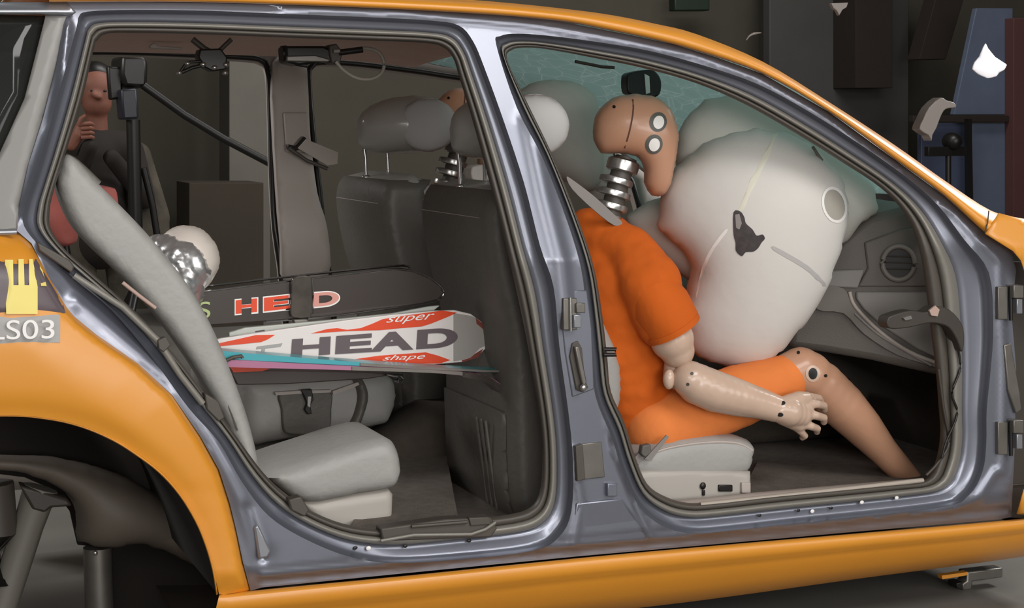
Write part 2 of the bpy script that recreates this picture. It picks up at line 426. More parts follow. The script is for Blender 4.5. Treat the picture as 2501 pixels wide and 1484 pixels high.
# stepped door recesses, then soft seals
def recess(inner, outer):
    band('door_recess', inner, outer, [(1.0, YF), (.93, YF+.012), (.86, YF+.03), (.78, YF+.036), (.62, YF+.04), (.5, YF+.043), (.44, YF+.055)], GREY, car)
    band('door_seal', inner, outer, [(.5, .09), (.47, .068), (.40, .055), (.32, .056), (.25, .07), (.22, .09)], RUBBER, car)
    band('inner_trim_edge', inner, outer, [(.24, .075), (.16, .062), (.06, .07), (.0, .09), (.0, .15), (.1, .17)], DARKRUB, car)
recess(INR, OUR); recess(INF, OUF)

# orange roof rail with the roof skin behind it
U = [(120,-30),(400,-28),(640,-22),(900,-12),(1100,-2),(1250,8),(1400,24),(1500,38),(1600,58),(1700,83),(1862,150),(2023,248),(2185,354),(2306,440),(2420,514),(2501,534),(2580,552)]
L = [(120,6),(400,5),(640,10),(900,20),(1100,30),(1250,40),(1380,53),(1480,72),(1585,94),(1700,124),(1862,180),(2023,272),(2185,389),(2306,478),(2407,570),(2475,613),(2560,700)]
Uc = cr2(U, 4, False); Lc = cr2(L, 4, False)
vs = []; fs = []; prof = [(0, .035), (.06, .0), (.3, -.012), (.6, -.008), (.85, .01), (1.0, .035)]
for t_, y_ in prof: vs += [P(l[0]*(1-t_)+u[0]*t_, l[1]*(1-t_)+u[1]*t_, y_, True) for l, u in zip(Lc, Uc)]
N_ = len(Uc)
for k in range(len(prof)-1):
    fs += [(k*N_+i, k*N_+i+1, (k+1)*N_+i+1, (k+1)*N_+i) for i in range(N_-1)]
mesh('roof_rail_panel', vs, fs, ORANGE, car)
top = [p for p in vs[-N_:]]
kroof = 7*4
vs = []; fs = []; ncr = 12
for j in range(ncr+1):
    f = j/ncr
    for p in top[:kroof+1]:
        y0 = p.y; y1 = 1.82-p.y
        vs.append(Vector((p.x, y0+(y1-y0)*f, p.z+.045*math.sin(math.pi*f)*1.0)))
K = kroof+1
for j in range(ncr): fs += [(j*K+i, j*K+i+1, (j+1)*K+i+1, (j+1)*K+i) for i in range(K-1)]
rf = mesh('roof_panel', vs, fs, ORANGE, car); solid(rf, .004)
vs2 = [Vector((v.x, v.y, v.z-.05)) for v in vs if True]
# flatter headliner
vs2 = []
for j in range(ncr+1):
    f = j/ncr
    for i, p in enumerate(top[:K]):
        y0 = p.y+.03; y1 = 1.79-p.y; vs2.append(Vector((p.x, y0+(y1-y0)*f, p.z-.075+.03*math.sin(math.pi*f))))
mesh('headliner', vs2, fs, LINER, car)
# far roof rail, seen through the openings
ptf = [Vector((p.x, 1.82-p.y, p.z-.02)) for p in top]
tube('far_roof_rail', ptf, .03, DARKPL, car, n=8)

# rear quarter panel
QA = [(-90,575),(0,572),(50,566),(77,594),(118,675),(162,749),(182,773),(236,817),(337,887),(421,965),(489,1065),(535,1147),(561,1228),(577,1293),(594,1375),(612,1442),(560,1449),(545,1452)]
QB = [(532,1450),(522,1390),(505,1330),(480,1270),(440,1205),(390,1150),(330,1105),(280,1074),(220,1047),(160,1029),(100,1019),(60,1015),(0,1014),(-90,1016)]
QBc = cr2(QB, 3, False)
def yq(X, Y):
    dA = dist_poly(X, Y, QA[2:16], False); dB = dist_poly(X, Y, QB, False)
    tb = np.clip((Y-572)/110, 0, 1)
    y = -.012-.030*np.sin(np.clip(dA/150, 0, 1)*math.pi/2)
    y += .035*(1-tb)**2 + .010*np.exp(-(dB/35)**2)
    y += .05*np.exp(-(dA/7)**2)*.7
    y += .03*np.clip((Y-850)/350, 0, 1)*np.clip(1-dB/260, 0, 1)
    return y
quarter = sheet('rear_quarter_panel', QA+QBc, [], yq, ORANGE, car, step=13, thick=.0)
# wheel arch lip and liner
band('wheel_arch_lip', QB, [(x-4, y+3) for x, y in QB], [(0, -.012), (.4, -.016), (1, .0), (1, .04)], ORANGE, car, closed=False, t=True)
ARC = [(x, y) for x, y in QB]
vs = []; fs = []; A_ = cr2(ARC, 3, False); nA = len(A_); ys_ = [.005, .06, .15, .3, .5, .7]
for k, y_ in enumerate(ys_):
    s_ = 1-.03*k
    base = [P(x, y, .0, True) for x, y in A_]; cxr = base[-1]
    vs += [Vector((b.x, y_, b.z)) for b in base]
for k in range(len(ys_)-1): fs += [(k*nA+i, k*nA+i+1, (k+1)*nA+i+1, (k+1)*nA+i) for i in range(nA-1)]
mesh('wheel_arch_liner', vs, fs, MATS['dark_rubber'] if 0 else mat('wheel_house_black', (30, 24, 18), .9), car)

slab('wheel_house_panel', [(-60,1000),(300,1000),(480,1080),(580,1200),(620,1500),(276,1500),(276,1338),(190,1330),(172,1250),(130,1195),(60,1165),(-60,1150)], .76, .78, mat('wheel_house_black', (30, 24, 18), .9), car)

# sill panel
S1 = [(536,1450),(700,1433),(1000,1404),(1410,1362),(1750,1331),(2100,1301),(2440,1271),(2560,1258)]
S2 = [(500,1600),(700,1590),(1000,1556),(1350,1508),(1700,1467),(2100,1412),(2360,1378),(2560,1350)]
prof = [(0, .035), (.02, .004), (.1, -.010), (.3, -.014), (.36, -.005), (.45, -.006), (.75, .0), (.92, .02), (1, .06)]
band('sill_panel', S1, S2, prof, ORANGE, car, closed=False)
B2 = [P(x, y, .06, True) for x, y in cr2(S2, 3, False)]
vs = [p for p in B2]+[Vector((p.x, 1.7, p.z)) for p in B2]; n_ = len(B2)
mesh('underbody', vs, [(i, i+1, n_+i+1, n_+i) for i in range(n_-1)], DARKPL, car)
# front fender pieces at the right edge
sheet('front_fender', [(2407,570),(2440,520),(2501,536),(2600,560),(2600,760),(2506,672),(2494,636),(2475,613)], [], lambda X, Y: -.012+0*X, ORANGE, car, step=14, thick=.003)
sheet('front_fender_lower', [(2484,1255),(2501,1195),(2600,1180),(2600,1262)], [], lambda X, Y: -.012+0*X, ORANGE, car, step=14, thick=.003)
ptube('fender_seam', [(2415,515),(2412,545),(2405,568)], -.016, .0016, DARKPL, car, t=True)
slab('hinge_pillar_back', [(2440,640),(2640,640),(2640,1270),(2440,1262)], .10, .13, DARKPL, car)

# quarter window and its pillar cover
wg = mat('tinted_glass', (60, 64, 62), .06, 0, .6)
QW = [(-120,36),(0,36),(112,38),(118,44),(60,240),(0,372),(-120,640)]
g = sheet('quarter_window', QW, [], lambda X, Y: .045+0*X, None, car, step=60, thick=.004)
gm = bpy.data.materials.new('tinted_glass_pane'); gm.use_nodes = True; nt = gm.node_tree
b = nt.nodes['Principled BSDF']; b.inputs['Base Color'].default_value = (.03, .032, .03, 1); b.inputs['Roughness'].default_value = .08
tr_ = nt.nodes.new('ShaderNodeBsdfTransparent'); tr_.inputs[0].default_value = (.45, .47, .45, 1); mx = nt.nodes.new('ShaderNodeMixShader'); mx.inputs[0].default_value = .45
nt.links.new(b.outputs[0], mx.inputs[1]); nt.links.new(tr_.outputs[0], mx.inputs[2]); nt.links.new(mx.outputs[0], nt.nodes['Material Output'].inputs[0])
g.data.materials.append(gm)
PCV = [(112,36),(170,34),(172,60),(150,150),(112,280),(78,400),(52,500),(42,562),(0,572),(-90,575),(-90,560),(0,372),(60,240)]
sheet('pillar_cover', PCV, [], lambda X, Y: .028+.012*np.exp(-(dist_poly(X, Y, [(172,60),(112,280),(52,500)], False)/10)**2), mat('pillar_grey', (128, 126, 122), .45, .1, .1), car, step=14, thick=.006)
sheet('upper_rail', [(-90,4),(164,6),(186,30),(176,38),(112,36),(-90,36)], [], lambda X, Y: .02-.01*np.exp(-((Y-26)/6)**2), SILVER, car, step=8, thick=.004)
ptube('belt_moulding', [(-90,568),(0,567),(40,566)], .0, .006, SILVER, car, t=True)

# stickers on the rear quarter
def qd(name, poly, m, parent, lift): return drape(name, QB_, poly, m, parent, lift, step=12)
QB_ = bvh_of(quarter)
mk = sheet('marker_sticker', [(-60,630),(88,632),(120,685),(154,742),(160,764),(-60,768)], [], lambda X, Y: yq(X, Y)-.003, GREYPR, car, step=13)
for pl in ([(12,634),(32,634),(33,696),(45,696),(45,632),(58,632),(60,696),(71,696),(71,632),(80,632),(92,700),(92,766),(15,766)], [(97,648),(104,660),(114,698),(100,698)]):
    sheet('yellow_bar', pl, [], lambda X, Y: yq(X, Y)-.007, YELLOW, mk, step=13)
lb = sheet('number_label', [(-60,770),(147,768),(147,836),(-60,840)], [], lambda X, Y: yq(X, Y)-.003, LABELG, car, step=13)
yq_ = float(yq(np.array([70.]), np.array([803.]))[0])
text('number_text', 'LS03', [(-24,782),(133,780),(133,826),(-24,830)], yq_-.012, WHITE, lb, t=True, extr=.001)

# sill ribs, drain holes, rivets
def dots(pxs, r, m, nm, Y=YF+.002, parent=car):
    for x, y in pxs:
        c = P(x, y, Y, True); ell(nm, c, (r, .002, r*.8), m, parent, n=12)
dots([(868,1337),(990,1333),(1146,1320),(1748,1298),(1855,1258),(1950,1246),(2030,1240),(2432,1247)], .005, BLACK, 'drain_hole', YF+.034)
dots([(900,1338),(1984,1248),(2105,1226),(2190,1215)], .006, WHITE, 'paint_spot', YF+.034)
dots([(1299,452),(1329,464),(1313,496),(1342,506),(1320,541),(1356,548)], .0028, SILVER, 'spot_weld', YF+.004)
# lower B pillar stamping, hinges, striker
DS = [(1408,1228),(1520,1216),(1545,1250),(1588,1312),(1480,1322),(1392,1330)]
slab('pillar_stamping', DS, YF-.006, YF+.02, GREY, car, t=True, bev=.004)
slab('pillar_stamping', [(1365,712),(1434,708),(1446,800),(1452,950),(1420,962),(1398,970),(1380,860)], YF-.003, YF+.02, GREY, car, t=True, bev=.003)
h = pbox('door_hinge', 1376, 728, 1410, 806, YF-.018, .03, DSTEEL, car)
pbox('hinge_leaf', 1408, 740, 1430, 764, YF-.026, .02, DSTEEL, h); pbox('hinge_leaf', 1402, 768, 1420, 800, YF-.03, .025, SILVER, h)
ptube('hinge_pin', [(1393,726),(1394,808)], YF-.02, .004, STEEL, h)
h = slab('door_latch_plate', [(1398,838),(1412,832),(1422,850),(1430,930),(1438,946),(1424,958),(1408,952),(1392,870)], YF-.008, YF+.01, DARKRUB, car, bev=.002)
slab('door_check_arm', [(1404,846),(1416,846),(1434,932),(1426,950),(1414,900)], YF-.02, YF-.006, DSTEEL, h, bev=.003)
c = P(1425, 946, YF-.024); ell('check_bolt', c, (.008, .006, .008), STEEL, h, n=16)
h = slab('door_hinge', [(1408,1085),(1470,1078),(1478,1165),(1418,1172)], YF-.005, YF+.015, DSTEEL, car, bev=.002)
slab('hinge_leaf', [(1406,1090),(1424,1084),(1430,1170),(1410,1176)], YF-.016, YF, DARKRUB, h, bev=.002)
pbox('pillar_cap', 1484, 1180, 1508, 1212, YF-.012, .02, GREY, car)
c = P(1488, 852, .05); h = tube('door_striker', [c+Vector((-.012, 0, 0)), c+Vector((.012, -.01, 0)), c+Vector((.012, -.01, -.012)), c+Vector((-.012, 0, -.012))], .005, BLACK, car)
for y0 in (700, 1030):
    h = pbox('front_door_hinge', 2438, y0, 2462, y0+80, YF-.012, .03, DSTEEL, car)
    pbox('hinge_leaf', 2476, y0-4, 2501, y0+28, YF-.03, .03, DSTEEL, h); pbox('hinge_leaf', 2484, y0+30, 2498, y0+66, YF-.03, .03, SILVER, h)
    ptube('hinge_pin', [(2468, y0-2), (2469, y0+82)], YF-.016, .005, BLACK, h)
slab('door_check_arm', [(2452,842),(2470,838),(2492,960),(2496,1000),(2482,1010),(2462,950)], YF-.01, YF+.004, DSTEEL, car, bev=.003)
slab('drain_boss', [(620,1285),(632,1280),(664,1345),(655,1362),(632,1366)], YF-.01, YF+.01, SILVER, car, t=True, bev=.005)
# C pillar trim: dark clips and rods along the seal
ptube('seal_cable', [(300,690),(340,722),(380,752)], .05, .004, mat('beige_clip', (176, 150, 138), .6), car)
ptube('seal_rod', [(392,842),(440,915),(495,985)], .05, .007, RUBBER, car); ptube('seal_rod', [(180,672),(300,750),(392,838)], .052, .007, RUBBER, car)
slab('seal_clip', [(385,830),(405,822),(418,842),(400,860),(388,852)], .04, .06, DARKRUB, car, bev=.002)
slab('seal_clip', [(90,590),(170,635),(182,650),(176,668),(95,612)], .03, .07, DARKRUB, car, bev=.003)
slab('seal_clip', [(500,960),(535,980),(550,1020),(535,1030),(505,1000)], .045, .07, DARKRUB, car, bev=.003)
slab('sill_trim_strip', [(930,1290),(1090,1268),(1200,1263),(1216,1290),(1200,1312),(935,1322)], .05, .09, DARKRUB, car, bev=.004)
ptube('sill_trim_edge', [(930,1320),(1010,1306),(1150,1304),(1185,1292),(1210,1275)], .045, .004, RUBBER, car)
ptube('sill_trim_edge', [(1005,1285),(1140,1274)], .045, .004, DARKRUB, car)
slab('sill_clip', [(1145,1264),(1195,1262),(1200,1280),(1150,1284)], .045, .06, DARKRUB, car, bev=.002)
slab('sill_clip', [(705,1220),(735,1212),(756,1245),(745,1262),(712,1246)], .04, .07, DARKRUB, car, bev=.003)
ptube('sill_edge_strip', [(1710,1232),(1900,1212),(2100,1190),(2254,1172)], .075, .006, mat('pale_sill_strip', (168, 158, 146), .5), car)

# ------------------------------------------------------------ car interior shell
def proj(p):
    q = p-CLOC; d = q.dot(DIR); return (1250.5+FPX*q.dot(RIGHT)/d, 742-FPX*q.dot(UP)/d)
FARO = [(-40,95)]+[proj(Vector((p.x, 1.74-p.y, p.z-.04))) for p in top if p.x > -.6 and p.x < 1.5]
FARO = FARO+[(FARO[-1][0]+20, 1100), (-40, 1200)]
FH1 = cr2([(130,300),(140,160),(180,130),(300,127),(480,134),(600,140),(640,148),(655,175),(660,260),(664,420),(672,560),(690,700),(695,900),(600,1000),(300,960),(180,700)], 3)
FH2 = cr2([(754,190),(762,162),(785,152),(873,156),(994,171),(1076,183),(1240,215),(1400,300),(1500,380),(1560,500),(1580,800),(1500,940),(900,940),(810,700),(782,480),(764,320)], 3)
sheet('far_body_side', FARO, [FH1, FH2], lambda X, Y: 1.6+0*X, PLASTIC, car, step=40, thick=.05, t=True)
for h_ in (FH1, FH2): tube('far_door_seal', [P(x, y, 1.59, True) for x, y in h_], .009, BLACK, car, closed=True, n=8)
sheet('far_pillar_cover', cr2([(668,150),(740,150),(752,200),(758,330),(775,470),(800,560),(800,680),(700,690),(688,600),(676,450)], 3), [], lambda X, Y: 1.55+.0*X, PLASTIC, car, step=20, thick=.03, t=True)
slab('pillar_vent_cover', [(693,274),(752,274),(764,372),(700,372)], 1.53, 1.55, PLASTIC, car, t=True, bev=.006)
# belt anchor and belt on the far pillar
slab('belt_guide', [(703,352),(722,356),(742,332),(750,338),(728,368),(705,366)], 1.49, 1.52, BLACK, car, t=True, bev=.003)
slab('belt_webbing', [(728,362),(748,340),(826,372),(824,400),(800,404)], 1.48, 1.485, PLASTIC, car, t=True)
ptube('belt_loop', [(706,362),(750,392),(800,412)], 1.49, .006, DARKRUB, car, t=True)
ptube('roof_grab_handle', [(985,130),(995,142),(1035,145),(1048,132)], 1.5, .008, PLASTIC, car, t=True)
pbox('roof_lamp', 1000, 120, 1035, 140, 1.45, .03, PLASTIC, car)
# floor, tunnel, firewall, rear bulkhead
x0 = -.42; x1 = 1.55
mesh('cabin_floor', [(x0, .09, .33), (x1, .09, .33), (x1, 1.7, .33), (x0, 1.7, .33)], [(0, 1, 2, 3)], CARPET, car, smooth=False)
block('centre_tunnel', [(-.05, .33), (1.4, .33), (1.4, .5), (.1, .5), (-.05, .42)], .78, .98, .04, mat('dark_carpet', (70, 62, 54), .95, 0, 0, .1, 40, .3, 300), car)
mesh('firewall', [(1.5, .06, .2), (1.5, 1.75, .2), (1.5, 1.75, .86), (1.5, .06, .86)], [(0, 1, 2, 3)], DARKPL, car, smooth=False)
mesh('boot_floor', [(-2.4, .8, .55), (-.95, .8, .55), (-.95, 1.7, .55), (-2.4, 1.7, .55)], [(0, 1, 2, 3)], CARPET, car, smooth=False)
# inner sill carpet, light footwell panel under the seat side
block('inner_sill_cover', [XZ(1846,1208,.12), XZ(1980,1196,.12), XZ(2255,1172,.12), XZ(2255,1215,.12), XZ(1600,1250,.12), XZ(1640,1229,.12)], .10, .16, .015, PLASTIC, car)
mesh('footwell_carpet', [P(1800,1222,.17), P(2250,1180,.17), P(2190,1150,.42), P(1850,1128,.55)], [(0, 1, 2, 3)], CARPET, car, smooth=False)
mesh('rear_footwell_carpet', [P(850,1300,.12), P(1120,1270,.12), P(1085,1080,.95), P(960,1075,.95)], [(0, 1, 2, 3)], CARPET, car, smooth=False)

# windscreen: laminated, cracked, lit from outside
wm = bpy.data.materials.new('cracked_glass'); wm.use_nodes = True; nt = wm.node_tree; b = nt.nodes['Principled BSDF']
b.inputs['Base Color'].default_value = (.5, .62, .6, 1); b.inputs['Roughness'].default_value = .3
vo = nt.nodes.new('ShaderNodeTexVoronoi'); vo.feature = 'DISTANCE_TO_EDGE'; vo.inputs['Scale'].default_value = 16
tc = nt.nodes.new('ShaderNodeTexCoord'); nt.links.new(tc.outputs['Object'], vo.inputs['Vector'])
rp = nt.nodes.new('ShaderNodeValToRGB'); rp.color_ramp.elements[0].color = (.72, .82, .80, 1); rp.color_ramp.elements[1].position = .03; rp.color_ramp.elements[1].color = (.42, .56, .55, 1)
nt.links.new(vo.outputs[0], rp.inputs[0]); nt.links.new(rp.outputs[0], b.inputs['Base Color'])
tl = nt.nodes.new('ShaderNodeBsdfTranslucent'); nt.links.new(rp.outputs[0], tl.inputs[0])
tp = nt.nodes.new('ShaderNodeBsdfTransparent'); tp.inputs[0].default_value = (.75, .88, .85, 1)
m1 = nt.nodes.new('ShaderNodeMixShader'); m1.inputs[0].default_value = .6; m2 = nt.nodes.new('ShaderNodeMixShader'); m2.inputs[0].default_value = .32
nt.links.new(b.outputs[0], m1.inputs[1]); nt.links.new(tl.outputs[0], m1.inputs[2]); nt.links.new(m1.outputs[0], m2.inputs[1]); nt.links.new(tp.outputs[0], m2.inputs[2])
nt.links.new(m2.outputs[0], nt.nodes['Material Output'].inputs[0])
E_ = cr([P(x, y, .17) for x, y in ((1440,88),(1600,112),(1820,188),(2000,292),(2150,398),(2300,545))], 4); vs = []; fs = []; nu, nv = len(E_)-1, 16
for i in range(nu+1):
    u = i/nu; q = E_[i]
    for j in range(nv+1):
        v = j/nv; yy = q.y+(1.76-2*q.y)*v; c_ = math.sin(math.pi*v)**.6
        vs.append(Vector((q.x+(.14+.17*u)*c_, yy, q.z+(.06-.015*u)*c_)))
for i in range(nu): fs += [(i*(nv+1)+j, i*(nv+1)+j+1, (i+1)*(nv+1)+j+1, (i+1)*(nv+1)+j) for j in range(nv)]
ws = mesh('windscreen', vs, fs, wm, car); solid(ws, .005)
mirror = slab('rear_view_mirror', cr2([(1532,190),(1540,178),(1585,170),(1606,178),(1616,200),(1612,230),(1590,238),(1545,232),(1533,222)], 3), .72, .76, BLACK, car, bev=.004)
slab('mirror_glass', [(1574,180),(1586,186),(1588,226),(1578,230)], .715, .72, STEEL, mirror)
ptube('sun_visor', [(1405,150),(1470,163),(1500,165)], .5, .004, DARKPL, car)
# dashboard
DP = cr2([(2285,520),(2210,508),(2120,530),(2050,590),(2010,650),(1990,700),(1950,790),(1935,850),(2000,860),(2130,880),(2290,920)], 3)
c0 = P(2200, 650, .3)
dn = Vector((math.sin(AZ+.25), math.cos(AZ+.25), 0))
def PD(px, py, off=0.):
    d = ray(px, py); s = (c0+dn*off-CLOC).dot(dn)/d.dot(dn); return CLOC+d*s
def dslab(name, poly, off, th, m, parent, bev=.004):
    A = [PD(x, y, off) for x, y in poly]; B = [p+Vector((.3*th, th, 0)) for p in A]; n = len(A)
    o = mesh(name, A+B, [tuple(range(n)), tuple(n+i for i in reversed(range(n)))]+[(i, (i+1) % n, n+(i+1) % n, n+i) for i in range(n)], m, parent, False)
    if bev:
        bv = o.modifiers.new('bev', 'BEVEL'); bv.width = bev; bv.segments = 2; bv.limit_method = 'ANGLE'; sharp(o, 45)
    return o
dash = dslab('dashboard', [(2350,515),(2210,505),(2120,528),(2050,585),(2005,650),(1960,700),(1930,790),(1925,850),(2010,860),(2130,880),(2350,930)], .0, 1.25, mat('dash_plastic', (104, 98, 92), .6, 0, 0, .05, 8, .1, 200), car, .02)
LP = mat('light_dash_panel', (136, 132, 128), .5)
dslab('dash_corner_panel', cr2([(2000,700),(2060,704),(2085,745),(2140,800),(2210,850),(2285,888),(2290,900),(2275,893),(2190,866),(2110,815),(2060,765),(1995,755)], 3), -.014, .02, mat('dash_trim', (118, 112, 106), .5), dash)
dslab('glove_box_panel', [(2092,712),(2300,712),(2300,880),(2240,852),(2160,800),(2110,755),(2092,730)], -.010, .03, LP, dash)
tube('dash_trim_line', [PD(x, y, -.014) for x, y in cr2([(2075,712),(2090,750),(2150,810),(2220,858),(2288,886)], 4, False)], .005, PLASTIC, dash, n=8)
tube('dash_trim_line', [PD(x, y, -.014) for x, y in cr2([(2088,765),(2140,812),(2200,850),(2275,892)], 4, False)], .004, LP, dash, n=8)
dslab('vent_surround_panel', [(2112,592),(2200,560),(2270,552),(2275,700),(2096,700),(2120,655)], -.008, .03, mat('dash_plastic', (104, 98, 92)), dash)
dslab('dash_side_trim', [(2030,660),(2112,658),(2096,704),(2012,700)], -.012, .03, LP, dash)
vr = tube('air_vent_ring', [PD(x, y, -.016) for x, y in circ(2195, 642, 39, 41, 28)], .007, mat('dash_trim', (118, 112, 106)), dash, closed=True, n=8)
dslab('air_vent', circ(2195, 642, 33, 35, 28), -.012, .02, BLACK, dash, 0)
for yy in (625, 640, 656): tube('vent_slat', [PD(2163, yy, -.018), PD(2227, yy+1, -.018)], .002, DARKPL, dash, n=6)
# broken trim bracket at the door edge
br = slab('broken_trim_bracket', cr2([(2168,778),(2185,768),(2225,758),(2262,762),(2285,748),(2320,756),(2350,790),(2356,830),(2350,860),(2338,830),(2318,800),(2290,790),(2262,790),(2220,800),(2172,802)], 3), .03, .07, DARKPL, car, bev=.003)
slab('torn_edge', [(2270,758),(2285,746),(2295,756),(2290,772),(2275,770)], .024, .03, mat('beige_clip', (176, 150, 138)), br)
slab('torn_edge', [(2206,776),(2225,770),(2228,778),(2212,782)], .024, .03, STEEL, br)
ptube('hanging_wire', [(2340,850),(2345,900),(2325,960),(2338,1010),(2310,1080),(2300,1120)], .05, .003, BLACK, car, smoothn=4)
ptube('hanging_wire', [(2292,900),(2305,1000),(2318,1080),(2290,1130),(2262,1160)], .06, .004, DARKPL, car, smoothn=4)

# ------------------------------------------------------------ seats
def seat(label, back=True):
    t = thing('front_seat', label, 'car seat', (.15, .47, .33), 'front seats')
    # backrest side profile: rear line taken on the inner side plane, front line on the door side plane
    rear = [XZ(1048,448,.72), XZ(1030,480,.72), XZ(1028,540,.72), XZ(1045,640,.72), XZ(1070,740,.72), XZ(1082,850,.72), XZ(1086,980,.72), XZ(1092,1110,.72), XZ(1110,1180,.72), XZ(1135,1215,.72)]
    front = [XZ(1545,1150,.22), XZ(1520,1060,.22), XZ(1535,960,.22), XZ(1528,880,.22), XZ(1500,805,.22), XZ(1472,740,.22), XZ(1440,650,.22), XZ(1400,560,.22), XZ(1350,490,.22), XZ(1290,450,.22)]
    prof = [(p.x, p.y) for p in cr([(a, b) for a, b in rear], 3)] + [(p.x, p.y) for p in cr([(a, b) for a, b in front], 3)]
    block('backrest', prof, .22, .72, .05, LEATHER, t, .006)
    # hard shell on the rear of the backrest, rear-side shade put into its colour
    A = [(p.x, p.y) for p in cr([(a, b) for a, b in rear], 3)]
    B = [(a+.13-.05*abs(k_/len(A)-.5), b) for k_, (a, b) in enumerate(A[::-1])]
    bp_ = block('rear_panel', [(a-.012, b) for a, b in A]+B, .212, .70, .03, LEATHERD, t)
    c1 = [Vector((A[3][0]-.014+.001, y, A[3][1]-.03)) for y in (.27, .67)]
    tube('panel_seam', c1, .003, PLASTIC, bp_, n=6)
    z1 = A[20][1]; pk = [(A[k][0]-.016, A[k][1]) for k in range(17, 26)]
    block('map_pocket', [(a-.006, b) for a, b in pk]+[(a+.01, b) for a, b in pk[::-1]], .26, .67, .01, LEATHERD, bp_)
    for yy in (.33, .36, .39): tube('pocket_pleat', [Vector((pk[0][0]-.02, yy, pk[0][1]-.03)), Vector((pk[8][0]-.02, yy+.01, pk[8][1]))], .004, LEATHERD, bp_, n=6)
    # cushion
    cu = [XZ(1540,1150,.21), XZ(1552,1112,.21), XZ(1600,1090,.21), XZ(1680,1072,.21), XZ(1760,1066,.21), XZ(1825,1072,.21), XZ(1852,1092,.21), XZ(1850,1118,.21), XZ(1832,1158,.21), XZ(1740,1172,.21), XZ(1600,1172,.21)]
    block('cushion', [(p.x, p.y) for p in cr([(a, b) for a, b in cu], 3, True)], .21, .72, .03, LEATHER, t, .008)
    tube('cushion_piping', [P(x, y, .212) for x, y in cr2([(1580,1112),(1640,1092),(1730,1080),(1800,1082),(1838,1100)], 4, False)], .003, PLASTIC, t, n=6)
    bs = block('seat_base_cover', [XZ(1560,1150,.2), XZ(1836,1152,.2), XZ(1838,1215,.2), XZ(1700,1232,.2), XZ(1600,1225,.2), XZ(1562,1190,.2)], .20, .24, .008, mat('pale_plastic', (172, 166, 158), .5), t)
    block('seat_frame', [XZ(1570,1165,.2), XZ(1800,1165,.2), XZ(1800,1260,.2), XZ(1580,1260,.2)], .26, .68, .01, DARKPL, t)
    pbox('adjuster_switch', 1756, 1184, 1790, 1200, .194, .01, BLACK, bs); pbox('adjuster_switch', 1812, 1178, 1834, 1204, .192, .01, PLASTIC, bs)
    c = P(1717, 1186, .196); ell('lumbar_knob', c, (.008, .004, .009), BLACK, bs, n=14); pbox('adjuster_slot', 1716, 1196, 1723, 1210, .195, .006, BLACK, bs)
    # headrest: moulded shell at the rear, padded oval cushion in front
    hr = inflate('headrest_shell', cr2([(1094,330),(1098,290),(1115,262),(1150,240),(1200,225),(1260,218),(1330,228),(1372,262),(1380,310),(1350,362),(1290,388),(1210,392),(1140,388),(1105,370)], 3), .47, .13, mat('headrest_plastic', (158, 154, 148), .28, 0, .3), t)
    inflate('headrest_cushion', circ(1306, 306, 88, 80, 40), .36, .05, mat('headrest_leather', (170, 168, 166), .6, 0, 0, .03, 6), hr, T2=.10, p=.3)
    tube('cushion_piping', [PF(x, y, 1306, 306, .355) for x, y in circ(1306, 306, 82, 75, 40)], .002, PLASTIC, hr, closed=True, n=6)
    for x in (1120, 1182):
        tube('headrest_post', [P(x-4, 350, .5), P(x+2, 400, .5), P(x+4, 462, .5)], .0055, CHROME, t, n=12)
        c = P(x+4, 455, .5); ell('post_collar', c, (.014, .012, .007), STEEL, t, n=16)
    return t
s1 = seat('near grey leather front seat, the orange-shirted dummy sitting in it')
def dup(root, loc, label):
    r = root.copy(); COL.objects.link(r); r.location = loc; r['label'] = label
    def rec(a, b):
        for ch in [c for c in scene.objects if c.parent == a]:
            d = ch.copy(); COL.objects.link(d); d.parent = b; rec(ch, d)
    kids = list(a for a in scene.objects if a.parent == root)
    rec(root, r)
    return r
s2 = dup(s1, (.15-.01, .47+.74, .33), 'far grey leather front seat, whole headrest on two chrome posts in view')

# rear bench, folded backrest, side bolster
t = thing('rear_seat_bench', 'grey leather rear seat cushion behind the near front seat', 'car seat', (-.35, .5, .33))
bp = cr2([(640,1170),(700,1145),(800,1112),(880,1086),(935,1074),(964,1080),(980,1105),(988,1140),(984,1178),(962,1198),(880,1212),(780,1232),(725,1222),(670,1180)], 3)
block('cushion', [XZ(x, y, .2) for x, y in bp], .2, .48, .035, LEATHER, t, .004)
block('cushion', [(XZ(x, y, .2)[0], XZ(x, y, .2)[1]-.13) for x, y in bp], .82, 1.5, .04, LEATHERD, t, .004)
block('bench_base', [XZ(745,1235,.2), XZ(960,1200,.2), XZ(972,1215,.2), XZ(968,1310,.2), XZ(800,1310,.2)], .22, 1.5, .02, mat('pale_plastic', (172, 166, 158)), t)
t = thing('folded_backrest', 'grey rear backrest folded flat beneath the skis, buckle flap on it', 'car seat', (-.5, 1.1, .6))
fp = cr2([(592,960),(610,925),(740,912),(870,903),(940,908),(975,930),(985,970),(975,1015),(955,1045),(860,1060),(700,1085),(620,1098),(598,1060)], 3)
block('backrest', [XZ(x, y, .8) for x, y in fp], .82, 1.5, .05, LEATHER, t, .01)
block('end_bolster', [XZ(x, y, .8) for x, y in cr2([(860,905),(885,925),(900,965),(890,1010),(870,1055),(850,1060),(868,1010),(876,965),(866,930)], 3)], .79, .86, .012, LEATHERD, t)
fl = slab('buckle_flap', cr2([(683,962),(740,958),(808,956),(810,1000),(808,1040),(795,1056),(750,1062),(705,1060),(692,1045),(688,1000)], 3), .800, .83, LEATHERD, t, bev=.004)
slab('flap_edge', [(672,958),(735,954),(808,952),(808,958),(735,961),(674,965)], .795, .81, PLASTIC, fl)
